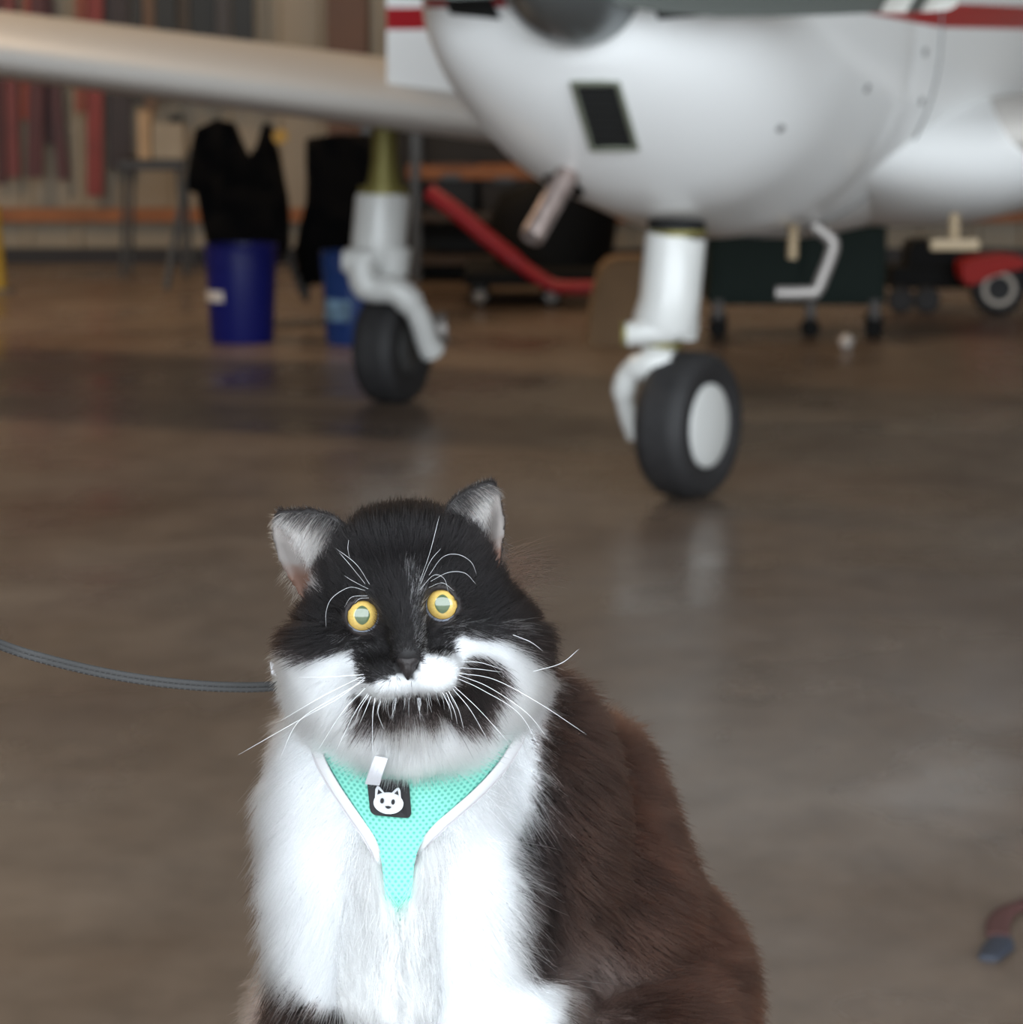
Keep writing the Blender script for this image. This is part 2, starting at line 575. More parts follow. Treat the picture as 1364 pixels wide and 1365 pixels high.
# vent on the chin: backing, rim, slats
vent_c = [(764, 110), (824, 110), (849, 196), (790, 197)]
vb = make('vent', skin_patch(vent_c, 0.004), M_black, air, smooth=False)
rimp = []
for i in range(4):
    a, b_ = np.array(vent_c[i], float), np.array(vent_c[(i + 1) % 4], float)
    rimp += [hit(*(a + (b_ - a) * t), 0.006) for t in (0, 0.33, 0.66)]
make('vent_rim', tube(rimp + rimp[:2], 0.008, 8), M_rim, vb)
for i in range(1, 8):
    q = i / 8
    a = np.array(vent_c[0], float) * (1 - q) + np.array(vent_c[3], float) * q
    b_ = np.array(vent_c[1], float) * (1 - q) + np.array(vent_c[2], float) * q
    make('vent_slat', tube([hit(*a, 0.006), hit(*((a + b_) / 2), 0.006), hit(*b_, 0.006)], 0.0035, 6), M_grille, vb)

# air inlets either side of the spinner
for c4 in ([(585, -30), (640, -35), (668, 26), (602, 19)], [(858, -30), (1000, -28), (1000, 16), (878, 26)]):
    ob = make('air_inlet', skin_patch(c4, 0.006), M_black, air, smooth=False)

# exhaust
hc = [hit(752 + 27 * math.cos(t) + 2 * math.sin(t), 247 + 13 * math.sin(t) + 9 * math.cos(t), 0.003) for t in np.linspace(0, 2 * math.pi, 25)[:-1]]
make('exhaust_opening', slab(hc, (hit(752, 247) - V(0, 0, CAM_H)) * 0.004), M_black, air, smooth=False)
e0, e1 = np.array(P(757, 232, 8.14)), np.array(P(708, 318, 8.02))
ed = (e1 - e0) / np.linalg.norm(e1 - e0)
ln = np.linalg.norm(e1 - e0)
make('exhaust_pipe', lathe(e0, ed, [(0, 0.034), (ln - 0.01, 0.034), (ln, 0.032), (ln, 0.026), (ln - 0.12, 0.026), (ln - 0.121, 0.0)], 24), M_steel, air, angle=50)

# fasteners
for px, py in ((1040, 171), (1155, 118), (1232, 70), (1228, 135), (1222, 205)):
    n0 = hit(px, py, 0); n1 = hit(px, py, 0.006)
    make('fastener', lathe(n0 - (n1 - n0) * 0.6, n1 - n0, [(0, 0.012), (0.008, 0.012), (0.010, 0.008), (0.010, 0)], 12), M_seam, air)

# spinner and propeller
spn = [(0.03, 0.0), (0.03, 0.178), (0.0, 0.178), (-0.05, 0.176), (-0.12, 0.165), (-0.2, 0.14), (-0.28, 0.10), (-0.34, 0.055), (-0.365, 0.02), (-0.37, 0.0)]
prop = bpy.data.objects.new('propeller', None)
prop.location = tuple(A(-0.12, 0, HUB_Z) - np.array(air.location))
prop.parent = air
COL.objects.link(prop)
make('spinner', lathe(A(0, 0, HUB_Z), AX, spn, 48), M_spinner, prop)
tilt = math.radians(-3.6)
for sg in (1, -1):
    rd = (LX * math.cos(tilt) + V(0, 0, 1) * math.sin(tilt)) * sg
    up_ = np.cross(rd, AX) * (1 if sg > 0 else -1)
    up_ = V(0, 0, 1) - rd * rd[2]; up_ /= np.linalg.norm(up_)
    rings, faces_mid = [], []
    rads = [0.12, 0.2, 0.3, 0.45, 0.6, 0.75, 0.85, 0.865, 0.865, 0.93, 0.965, 0.965, 1.0, 1.03, 1.04]
    ch = [0.06, 0.075, 0.09, 0.10, 0.098, 0.09, 0.082, 0.081, 0.081, 0.076, 0.073, 0.073, 0.068, 0.05, 0.02]
    for r_, c_ in zip(rads, ch):
        tw = math.radians(62 - 42 * min(1, r_ / 1.0))
        cdir = up_ * math.sin(tw) * 1.0 + AX * math.cos(tw) * 0.9
        cdir /= np.linalg.norm(cdir)
        tdir = np.cross(rd, cdir)
        th = 0.016 - 0.011 * r_
        rings.append([A(-0.10, 0, HUB_Z) + rd * r_ + cdir * c_ * math.cos(t) + tdir * th * math.sin(t) for t in np.linspace(0, 2 * math.pi, 17)[:-1]])
    gv, gf = loft(rings)
    mi = []
    for f in gf:
        rr = np.mean([abs(np.dot(np.array(gv[i]) - A(-0.10, 0, HUB_Z), rd)) for i in f])
        mi.append(1 if (0.865 < rr < 0.93 or rr > 0.968) else 0)
    bl = make('blade', (gv, gf), M_blade, prop, mats=[M_blade, M_bandwhite], midx=mi, angle=60)

# nose gear
ng = bpy.data.objects.new('nose_gear', None)
NGY = 8.43
gp = P(905, 664, NGY)
ng.location = tuple(np.array((gp[0], NGY, 0.0)) - np.array(air.location))
ng.parent = air
COL.objects.link(ng)
def Q(px, py, d=0.0):
    return np.array(P(px, py, NGY + d))
make('strut_boot', tube([Q(908, 262), Q(906, 286), Q(904, 292)], [0.075, 0.06, 0.05], 24), M_gearwhite, ng)
make('strut_collar', tube([Q(903, 288), Q(902, 300), Q(902, 314)], [0.078, 0.084, 0.080], 24), M_black, ng)
make('brass_ring', tube([Q(902, 306), Q(902, 313)], [0.086, 0.086], 24), M_brass, ng)
make('strut_cylinder', tube([Q(902, 312), Q(901, 316), Q(893, 400), Q(886, 432), Q(884, 440)], [0.082, 0.088, 0.088, 0.094, 0.088], 32), M_gearwhite, ng, angle=50)
make('strut_skirt', tube([Q(912, 395), Q(910, 440), Q(909, 452)], [0.046, 0.046, 0.042], 20), M_gearwhite, ng)
make('steering_lug', tube([Q(832, 446, -0.05), Q(836, 446, -0.05), Q(900, 440, -0.05)], [0.030, 0.036, 0.036], 20), M_gearwhite, ng)
make('lug_cap', tube([Q(829, 446, -0.05), Q(834, 446, -0.05)], [0.037, 0.038], 20), M_brass, ng)
make('lower_ring', tube([Q(881, 452), Q(880, 462)], [0.062, 0.06], 24), M_brass, ng)
make('axle_leg', tube([Q(880, 448), Q(877, 475), Q(880, 497)], [0.05, 0.052, 0.045], 20), M_gearwhite, ng)
make('fork', tube(bez([Q(893, 482, -0.03), Q(868, 486, -0.03), Q(842, 496), Q(832, 522, 0.02), Q(838, 556, 0.04), Q(848, 582, 0.05)], 22), [0.042] * 8 + [0.036] * 6 + [0.028] * 8, 16), M_gearwhite, ng)

def wheel(parent, c, axis, r, w, hub_r, hub_m=None):
    c = np.asarray(c, float)
    h = w / 2
    prof = [(-h * 0.72, hub_r * 1.02), (-h * 0.9, hub_r * 1.15), (-h, r * 0.78), (-h * 0.93, r * 0.90), (-h * 0.72, r * 0.972), (-h * 0.45, r * 0.995),
            (-h * 0.42, r * 0.98), (-h * 0.36, r * 0.98), (-h * 0.33, r), (-h * 0.04, r), (-h * 0.02, r * 0.985), (h * 0.02, r * 0.985), (h * 0.04, r), (h * 0.33, r), (h * 0.36, r * 0.98), (h * 0.42, r * 0.98), (h * 0.45, r * 0.995),
            (h * 0.72, r * 0.972), (h * 0.93, r * 0.90), (h, r * 0.78), (h * 0.9, hub_r * 1.15), (h * 0.72, hub_r * 1.02)]
    t = make('tire', lathe(c, axis, prof, 56), M_rubber, parent, angle=35)
    for sg in (1, -1):
        make('hub_cap', lathe(c, axis * sg, [(h * 0.45, hub_r * 1.0), (h * 0.80, hub_r * 1.04), (h * 0.86, hub_r * 1.02), (h * 0.9, hub_r * 0.92), (h * 0.98, hub_r * 0.5), (h * 1.0, 0.0)], 40), hub_m or M_gearwhite, parent, angle=50)
    return t

pw = math.radians(31)
wheel(ng, (P(918, 565, NGY)[0], NGY, 0.2135), V(math.cos(pw), -math.sin(pw), 0), 0.2135, 0.165, 0.118)

# main gear (right one stands in view; the left one is its copy)
mg = bpy.data.objects.new('main_gear', None)
MGY = 10.7
gp = P(525, 537, MGY)
mg.location = tuple(np.array((gp[0], MGY, 0.0)) - np.array(air.location))
mg.parent = air
COL.objects.link(mg)
def Q(px, py, d=0.0):
    return np.array(P(px, py, MGY + d))
make('strut_cylinder', tube([Q(511, 258), Q(511, 264), Q(505, 330), Q(502, 352), Q(502, 356)], [0.095, 0.101, 0.101, 0.103, 0.096], 32), M_gearwhite, mg, angle=50)
make('upper_fitting', tube([Q(513, 168), Q(513, 215), Q(513, 240), Q(512, 262)], [0.045, 0.048, 0.06, 0.075], 20), M_brass, mg)
make('brass_ring', tube([Q(512, 249), Q(512, 260)], [0.092, 0.094], 24), M_brass, mg)
make('strut_skirt', tube([Q(524, 330, -0.03), Q(522, 368, -0.03)], [0.07, 0.062], 20), M_gearwhite, mg)
make('steering_lug', tube([Q(456, 349, -0.08), Q(462, 349, -0.08), Q(500, 346, -0.08)], [0.035, 0.048, 0.05], 20), M_gearwhite, mg)
make('fork', tube(bez([Q(482, 352, -0.10), Q(492, 382, -0.12), Q(530, 388, -0.15), Q(557, 418, -0.15), Q(570, 456, -0.12), Q(578, 470, -0.10)], 26), [0.058] * 6 + [0.052] * 8 + [0.042] * 8 + [0.046] * 4, 18), M_gearwhite, mg)
make('brake', tube([Q(578, 440, 0.06), Q(596, 438, 0.06)], [0.06, 0.06], 20), M_grey_metal, mg)
wheel(mg, (P(524, 462, MGY)[0], MGY, 0.205), V(math.cos(PSI), -math.sin(PSI), 0), 0.205, 0.165, 0.09, M_darkhub)
off = LX * 3.42
m2 = mg.copy(); COL.objects.link(m2); m2.parent = air
m2.location = tuple(np.array(mg.location) + off)
for ch in list(mg.children):
    c = ch.copy(); COL.objects.link(c); c.parent = m2
    for g in ch.children:
        d = g.copy(); COL.objects.link(d); d.parent = c

# small fittings under the belly
make('fuel_drain', tube([np.array(P(1057, 300, 8.75)), np.array(P(1057, 312, 8.75)), np.array(P(1056, 345, 8.75))], [0.018, 0.016, 0.016], 14), M_tan, air)
make('belly_step', tube(bez([P(1082, 300, 8.9), P(1106, 318, 8.9), P(1110, 332, 8.9), P(1098, 365, 8.9), P(1088, 390, 8.9)], 14) + [np.array(P(1060, 391, 8.9)), np.array(P(1034, 391, 8.9))], 0.021, 12), M_grey_metal, air)
make('belly_antenna', merge(tube([P(1272, 285, 9.0), P(1272, 320, 9.0)], 0.016, 12), box(P(1272, 326, 9.0), (0.15, 0.05, 0.035), bevel=0.006)), M_tan, air, smooth=False)
# ------------------------------------------------------------------ things at the back of the hangar
M_blue = mat('dark_blue_plastic', (0.006, 0.009, 0.12), 0.42, spec=0.3)
M_blue2 = mat('mid_blue_plastic', (0.007, 0.035, 0.16), 0.35)
M_label = mat('white_label', (0.55, 0.52, 0.5), 0.6)
M_label2 = mat('pale_label', (0.10, 0.19, 0.30), 0.6, var=0.5, scale=18)
M_cloth = mat('black_cloth', (0.0035, 0.0035, 0.004), 0.95, spec=0.1, bump=0.3, scale=14)
M_wire = mat('dark_grey_metal', (0.09, 0.095, 0.10), 0.5, metal=0.4)

def gy(py):
    return G(CX, py)[1]

# buckets
def bucket(name, label, pxl, pxr, top, bot, m, grp):
    y = gy(bot) + 0.13
    r1 = (P(pxr, top, y)[0] - P(pxl, top, y)[0]) / 2
    cx = (P(pxr, top, y)[0] + P(pxl, top, y)[0]) / 2
    h = P(600, top, y)[2]
    r0 = r1 * 0.88
    t = thing(name, label, 'bucket', (cx, y, 0), grp)
    prof = [(0, r0 * 0.96), (0.012, r0), (h * 0.80, r0 + (r1 - r0) * 0.78), (h * 0.805, r1 * 1.015), (h * 0.83, r1 * 1.015), (h * 0.835, r1 * 0.985),
            (h * 0.90, r1 * 0.99), (h * 0.905, r1 * 1.02), (h * 0.925, r1 * 1.02), (h * 0.93, r1), (h * 0.985, r1 * 1.01), (h, r1 * 1.03), (h, r1 * 0.95), (0.03, r0 * 0.92), (0.028, 0)]
    make('body', lathe((cx, y, 0), (0, 0, 1), prof, 40), m, t, angle=35)
    return t, cx, y, r1, h

b1, bx_, by_, br_, bh_ = bucket('plastic_bucket', 'dark blue plastic bucket with a small white label, left of the main wheel', 273, 370, 326, 459, M_blue, 'blue plastic buckets on the hangar floor')
def bucket_label(t, cx, y, r, a0, a1, z0, z1, m):
    vs, fs = [], []
    n = 8
    for rr in (r + 0.001, r + 0.003):
        for i in range(n + 1):
            a = a0 + (a1 - a0) * i / n
            vs += [(cx + rr * math.sin(a), y - rr * math.cos(a), z0), (cx + rr * math.sin(a), y - rr * math.cos(a), z1)]
    m2_ = 2 * (n + 1)
    for i in range(n):
        fs.append((2 * i, 2 * i + 1, 2 * i + 3, 2 * i + 2))
        fs.append((m2_ + 2 * i, m2_ + 2 * i + 2, m2_ + 2 * i + 3, m2_ + 2 * i + 1))
    fs += [(0, m2_, m2_ + 1, 1), (2 * n, 2 * n + 1, m2_ + 2 * n + 1, m2_ + 2 * n)]
    for i in range(n):
        fs += [(2 * i, 2 * i + 2, m2_ + 2 * i + 2, m2_ + 2 * i), (2 * i + 1, m2_ + 2 * i + 1, m2_ + 2 * i + 3, 2 * i + 3)]
    make('paper_label', (vs, fs), m, t, smooth=False)
bucket_label(b1, bx_, by_, br_ * 0.955, -1.35, -0.45, bh_ * 0.43, bh_ * 0.54, M_label)
b2, cx2, y2, r2, h2 = bucket('plastic_bucket', 'brighter blue bucket with a pale label, half hidden behind the main wheel', 428, 520, 335, 462, M_blue2, 'blue plastic buckets on the hangar floor')
bucket_label(b2, cx2, y2, r2 * 0.945, -1.15, -0.1, h2 * 0.27, h2 * 0.50, M_label2)

# black garments hanging on stands behind the buckets
def garment(name, label, y, outline, poles, grp):
    pts = [np.array(P(a, b, y)) for a, b in outline]
    c = np.mean(pts, axis=0)
    t = thing(name, label, 'cover', (c[0], y + 0.1, 0), grp)
    n = len(pts)
    # folded cloth: rows of front skin bulging towards the viewer
    vs, fs = [], []
    rows = [(0.0, 1.0), (0.05, 1.0), (0.11, 0.93)]
    bm = bmesh.new()
    fv = [bm.verts.new(p) for p in pts]
    f = bm.faces.new(fv)
    r = bmesh.ops.extrude_face_region(bm, geom=[f])
    for v in [e for e in r['geom'] if isinstance(e, bmesh.types.BMVert)]:
        v.co.y += 0.20
    bmesh.ops.triangulate(bm, faces=[q for q in bm.faces if len(q.verts) > 4])
    bmesh.ops.subdivide_edges(bm, edges=list(bm.edges), cuts=4, use_grid_fill=True)
    for v in bm.verts:
        v.co.y += 0.022 * math.sin(v.co.x * 55 + 3 * math.sin(v.co.z * 9)) + 0.012 * math.sin(v.co.z * 31 + v.co.x * 20)
    bm.verts.ensure_lookup_table()
    for i, v in enumerate(bm.verts):
        v.index = i
    g = ([tuple(v.co) for v in bm.verts], [tuple(v.index for v in q.verts) for q in bm.faces])
    bm.free()
    make('cloth', g, M_cloth, t, angle=80)
    for pa in poles:
        make('stand_leg', tube([np.array(P(a, b, y + d)) for a, b, d in pa], 0.016, 8), M_wire, t)
    return t

gya = 13.6
garment('black_cover', 'black cloth cover with a V-shaped neck on a stand, above the dark blue bucket', gya,
        [(262, 172), (285, 160), (308, 165), (318, 190), (330, 212), (341, 195), (350, 165), (362, 172), (371, 215), (381, 265), (384, 330), (372, 352), (280, 352), (270, 300), (262, 258), (250, 255), (251, 215)],
        [[(256, 200, 0.1), (236, 300, 0.05), (222, 386, -0.05)], [(300, 340, 0.1), (298, 398, 0.1)], [(380, 330, 0.15), (405, 395, 0.15)]], 'black cloth covers on stands')
garment('black_cover', 'black cloth cover hanging between the dark blue bucket and the main gear strut', gya + 0.35,
        [(408, 186), (450, 180), (497, 182), (512, 190), (512, 300), (480, 320), (462, 330), (440, 378), (402, 382), (392, 340), (400, 300), (408, 270)],
        [[(410, 370, 0.1), (408, 402, 0.05)], [(470, 300, 0.1), (470, 400, 0.1)]], 'black cloth covers on stands')
# yellow tape reel on the first stand
yk = P(374, 182, gya - 0.18)
yr = thing('yellow_reel', 'small yellow reel at the shoulder of the black cover', 'reel', (yk[0], yk[1], yk[2] - 0.03))
make('reel', lathe((yk[0], yk[1] - 0.03, yk[2]), (0, 1, 0), [(0, 0.012), (0, 0.034), (0.012, 0.034), (0.014, 0.026), (0.046, 0.026), (0.048, 0.034), (0.06, 0.034), (0.06, 0.012)], 20), mat('yellow_plastic', (0.55, 0.30, 0.03), 0.5), yr)

# boards hung on the back wall
hang = 'painted boards hanging on the back wall'
boards = [  # left, right, bottom, colour, lean(px at top), label
    (-4, 8, 246, (96, 40, 38), 0, 'dark red board at the very left edge of the wall'),
    (10, 27, 237, (158, 84, 78), 0, 'faded pink-red board, lowest of the leftmost pair'),
    (29, 45, 160, (190, 92, 60), 7, 'short orange-red board ending just below the wing'),
    (36, 57, 237, (104, 48, 46), 10, 'dark maroon board behind the short orange board'),
    (62, 74, 192, (84, 40, 38), -4, 'short dark maroon board beside the beige gap'),
    (77, 92, 240, (102, 52, 50), -16, 'slim maroon board left of the beige gap'),
    (116, 137, 262, (170, 72, 60), 6, 'bright red board reaching lowest of all'),
    (100, 114, 150, (168, 92, 62), 4, 'orange-brown board beside the bright red board'),
    (145, 176, 226, (66, 48, 44), 0, 'wide dark brown board right of the bright red one'),
    (178, 192, 140, (70, 66, 60), 0, 'grey-brown board beside the tan pole'),
    (194, 208, 150, (150, 116, 86), 0, 'tan pole hanging between two dark boards'),
    (210, 237, 130, (50, 48, 42), 0, 'blackish green board right of the tan pole'),
    (239, 254, 130, (130, 108, 84), 0, 'slim beige board between two dark boards'),
    (256, 289, 135, (38, 38, 34), 0, 'wide black board right of the slim beige one'),
    (290, 309, 135, (92, 84, 80), 0, 'grey board between the last two black boards'),
    (311, 340, 135, (36, 36, 32), 0, 'black board nearest to the bare beige wall'),
]
for i, (l, r, bt, c, lean, lab) in enumerate(boards):
    y = WALL_Y - 0.10 - 0.045 * (i % 4)
    mc = sum(c) / 3
    kk = 0.55 if mc < 75 and c[0] - c[2] < 15 else 0.62
    c = [min(255, max(8, (mc + (q - mc) * 1.45) * kk)) for q in c]
    bl_, br2 = np.array(P(l, bt, y)), np.array(P(r, bt, y))
    tp = 3.0
    k = (P(l + lean, 0, y)[0] - P(l, 0, y)[0]) / max(0.01, P(l, 0, y)[2] - bl_[2]) * (tp - bl_[2])
    w = br2[0] - bl_[0]
    zb = bl_[2]
    M_b = mat('board_paint', srgb(*c), 0.55, var=0.18, scale=5)
    poly = [(bl_[0] + 0.006, y, zb), (bl_[0] + w - 0.006, y, zb), (bl_[0] + w, y, zb + 0.02), (bl_[0] + w + k, y, tp), (bl_[0] + k, y, tp), (bl_[0], y, zb + 0.02)]
    t = thing('hanging_board', lab, 'board', (bl_[0] + w / 2, y, zb), hang)
    make('plank', slab(poly, (0, 0.032, 0)), M_b, t, smooth=False)
    make('hook', tube([(bl_[0] + w / 2 + k, y + 0.016, tp - 0.02), (bl_[0] + w / 2 + k, y + 0.016, tp + 0.06), (bl_[0] + w / 2 + k, WALL_Y + 0.01, tp + 0.08)], 0.008, 6), M_wire, t)

# yellow post at the left edge
yp0 = G(11, 388)
t = thing('yellow_post', 'yellow steel post at the left edge of the picture', 'post', (yp0[0] - 0.05, yp0[1], 0))
make('pipe', tube([(yp0[0] - 0.05, yp0[1], 0.008), (yp0[0] - 0.08, yp0[1], 0.46)], 0.045, 20), mat('yellow_paint', (0.42, 0.26, 0.02), 0.5), t)
make('foot_plate', box((yp0[0] - 0.05, yp0[1], 0.006), (0.16, 0.16, 0.012), bevel=0.003), M_wire, t, smooth=False)

# small work table under the boards with boxes on it
ty = 16.6
a, b = np.array(P(157, 213, ty)), np.array(P(246, 213, ty))
zt_ = a[2]
t = thing('work_table', 'small dark-topped work table against the wall, under the wing', 'table', ((a[0] + b[0]) / 2, ty + 0.2, 0))
make('table_top', box(((a[0] + b[0]) / 2, ty + 0.2, zt_ - 0.03), (b[0] - a[0], 0.45, 0.06), bevel=0.006), mat('dark_table_top', (0.02, 0.016, 0.014), 0.5), t, smooth=False)
for q, (dx, dy) in enumerate(((0.04, 0.03), (-0.04, 0.03), (0.04, 0.38), (-0.04, 0.38))):
    x0 = (a[0] if dx > 0 else b[0]) + dx
    make('leg', tube([(x0, ty + dy, zt_ - 0.05), (x0 - 0.03 * (1 if dx > 0 else -1), ty + dy, 0.0)], 0.015, 8), M_wire, t)
def crate(name, label, l, r, top, y, z0, c, cat='box', d=0.16):
    a, b = np.array(P(l, top, y)), np.array(P(r, top, y))
    h = a[2] - z0
    t = thing(name, label, cat, ((a[0] + b[0]) / 2, y + d / 2, z0))
    m = mat(name + '_board', srgb(*c), 0.6, var=0.12, scale=9)
    w = b[0] - a[0]
    make('carton', box(((a[0] + b[0]) / 2, y + d / 2, z0 + h / 2), (w, d, h), bevel=0.004), m, t, smooth=False)
    make('flap', box(((a[0] + b[0]) / 2 + w * 0.24, y + d / 2, z0 + h + 0.003), (w * 0.46, d * 0.98, 0.005)), m, t, smooth=False)
    make('flap', box(((a[0] + b[0]) / 2 - w * 0.24, y + d / 2, z0 + h + 0.003), (w * 0.46, d * 0.98, 0.005)), m, t, smooth=False)
crate('carton_box', 'tall tan carton at the left end of the work table', 183, 200, 150, ty + 0.08, zt_, (168, 138, 104))
crate('carton_box', 'wide grey-beige carton on the right half of the work table', 203, 244, 166, ty + 0.10, zt_, (150, 136, 116))
crate('tool_case', 'small black case on top of the grey-beige carton', 226, 243, 155, ty + 0.12, P(210, 166, ty + 0.10)[2] + 0.007, (20, 22, 20), 'case', 0.1)

# timber stacked behind the fuselage
def plank_thing(label, l, r, top, bot, y, c):
    a, b = np.array(P(l, top, y)), np.array(P(r, bot, y))
    return a, b, c
yw = 16.25
a, b = np.array(P(566, 222, yw)), np.array(P(705, 240, yw))
t = thing('shelf_rack', 'dark steel rack with orange boards, behind the red bar', 'shelf', ((a[0] + b[0]) / 2, yw + 0.2, 0))
for i, xx in enumerate((a[0] - 0.05, b[0] + 0.1)):
    for dy in (0.0, 0.4):
        make('upright', box((xx, yw + dy, 0.55), (0.05, 0.04, 1.1), bevel=0.004), M_wire, t, smooth=False)
make('shelf_board', box(((a[0] + b[0]) / 2, yw + 0.2, (a[2] + b[2]) / 2), (b[0] - a[0] + 0.2, 0.42, 0.07), bevel=0.004), M_wood, t, smooth=False)
make('back_panel', box(((a[0] + b[0]) / 2 - 0.02, yw + 0.43, 0.47), (b[0] - a[0] + 0.3, 0.02, 0.94)), mat('dark_rack_panel', (0.012, 0.010, 0.008), 0.7), t, smooth=False)
make('shelf_board', box(((a[0] + b[0]) / 2, yw + 0.2, 0.36), (b[0] - a[0] + 0.2, 0.42, 0.05), bevel=0.004), mat('brown_shelf', (0.05, 0.03, 0.018), 0.6), t, smooth=False)
make('shelf_board', box(((a[0] + b[0]) / 2, yw + 0.2, 0.12), (b[0] - a[0] + 0.2, 0.42, 0.05), bevel=0.004), mat('brown_shelf', (0.05, 0.03, 0.018), 0.6), t, smooth=False)
# bins standing on the rack
M_bin = mat('black_bin', (0.008, 0.008, 0.008), 0.55)
def bin_(label, l, r, y, z0, h, m):
    xl, xr = P(l, 300, y)[0], P(r, 300, y)[0]
    t = thing('storage_bin', label, 'bin', ((xl + xr) / 2, y, z0), 'dark bins behind the red bar')
    t.location.z = z0
    w = xr - xl
    rings = []
    for z, k in ((0, 0.92), (h * 0.9, 1.0), (h * 0.9, 1.05), (h, 1.05), (h, 0.97), (0.02, 0.88)):
        rings.append([((xl + xr) / 2 + sx * w / 2 * k, y + sy * 0.19 * k, z0 + z) for sx, sy in ((-1, -1), (1, -1), (1, 1), (-1, 1))])
    make('tub', loft(rings), m, t, smooth=False)
    make('handle', box(((xl + xr) / 2, y - 0.2, z0 + h * 0.75), (w * 0.4, 0.025, 0.03), bevel=0.004), M_wire, t, smooth=False)
bin_('black bin on the upper rack shelf, left of two', 570, 635, yw + 0.2, 0.386, 0.26, M_bin)
bin_('black bin on the upper rack shelf, right of two', 641, 705, yw + 0.2, 0.386, 0.24, mat('dark_brown_bin', (0.02, 0.014, 0.01), 0.6))

# orange yellow timber lying above the wing near the door
a, b = np.array(P(462, 98, 16.9)), np.array(P(560, 78, 16.9))
t = thing('timber_plank', 'yellowish plank leaning by the brown post, seen over the wing', 'plank', (a[0], 16.9, 0))
make('board', slab([a, a + V(0, 0, -0.03), b + V(0, 0, -0.07), b], (0, 0.25, 0)), M_wood, t, smooth=False)
make('bracket', box((b[0] - 0.2, 17.2, (b[2]) / 2), (0.06, 0.05, b[2] - 0.1), bevel=0.004), M_wire, t, smooth=False)
make('bracket', box((a[0] + 0.1, 17.1, (a[2]) / 2), (0.06, 0.05, a[2] - 0.02), bevel=0.004), M_wire, t, smooth=False)

# red bent bar on a low black trolley
M_red = mat('red_enamel', (0.30, 0.012, 0.022), 0.4)
M_blackm = mat('black_machine', (0.004, 0.004, 0.004), 0.7, spec=0.2)
M_castor = mat('grey_castor', (0.25, 0.23, 0.21), 0.5)
yt2 = gy(420)
bar = [P(572, 256, yt2 + 0.5), P(610, 284, yt2 + 0.45), P(650, 318, yt2 + 0.4), P(690, 350, yt2 + 0.35), P(722, 373, yt2 + 0.3), P(740, 382, yt2 + 0.28), P(765, 384, yt2 + 0.25), P(800, 383, yt2 + 0.22)]
c0 = G(690, 418)
t = thing('trolley', 'low black trolley with a long bent red tow bar and small castors', 'trolley', (c0[0], yt2 + 0.3, 0))
make('tow_bar', tube(bez(bar, 30), [0.042] * 13 + [0.035] * 17, 14), M_red, t)
xl, xr = P(618, 400, yt2 + 0.2)[0], P(800, 400, yt2 + 0.2)[0]
make('deck', box(((xl + xr) / 2, yt2 + 0.86, 0.145), (xr - xl, 0.95, 0.07), bevel=0.01), M_blackm, t, smooth=False)
make('motor_housing', loft([[((xl + xr) / 2 + 0.12 + w * math.cos(q), yt2 + 0.95 + 0.2 * math.sin(q), z) for q in np.linspace(0, 2 * math.pi, 25)[:-1]] for z, w in ((0.18, 0.30), (0.42, 0.33), (0.54, 0.28), (0.60, 0.14))]), M_blackm, t, angle=50)
for px_ in (640, 735):
    for dy in (0.42, 1.22):
        x = P(px_, 405, yt2 + dy)[0]
        w_ = make('castor', lathe((x, yt2 + dy + 0.03, 0.055), (0, 1, 0), [(-0.025, 0.02), (-0.025, 0.05), (-0.015, 0.055), (0.015, 0.055), (0.025, 0.05), (0.025, 0.02)], 20), M_blackm, t)
        make('castor_hub', lathe((x, yt2 + dy - 0.002, 0.055), (0, -1, 0), [(0, 0.036), (0.008, 0.034), (0.014, 0.012), (0.014, 0)], 16), M_castor, w_)
        make('castor_fork', box((x, yt2 + dy + 0.03, 0.105), (0.05, 0.06, 0.012), bevel=0.003), M_wire, t, smooth=False)

# tan padded box
M_tanbox = mat('tan_card', srgb(116, 90, 62), 0.75, var=0.1, scale=6)
yb = gy(461)
pts = [(782, 456), (786, 425), (794, 385), (801, 362), (812, 350), (828, 346), (880, 346), (884, 456)]
poly = [np.array(P(a, b, yb)) for a, b in pts]
for q in (0, -1):
    poly[q] = V(poly[q][0], yb, 0.0)
cxb = np.mean([p[0] for p in poly])
t = thing('tan_tub', 'tan rounded-top tub standing behind the nose gear strut', 'tub', (cxb, yb + 0.2, 0))
make('shell', slab(poly, (0, 0.36, 0)), M_tanbox, t, smooth=False)
make('lid_rim', tube([p + V(0, -0.008, 0) for p in poly[1:-1]], 0.012, 8), M_tanbox, t)

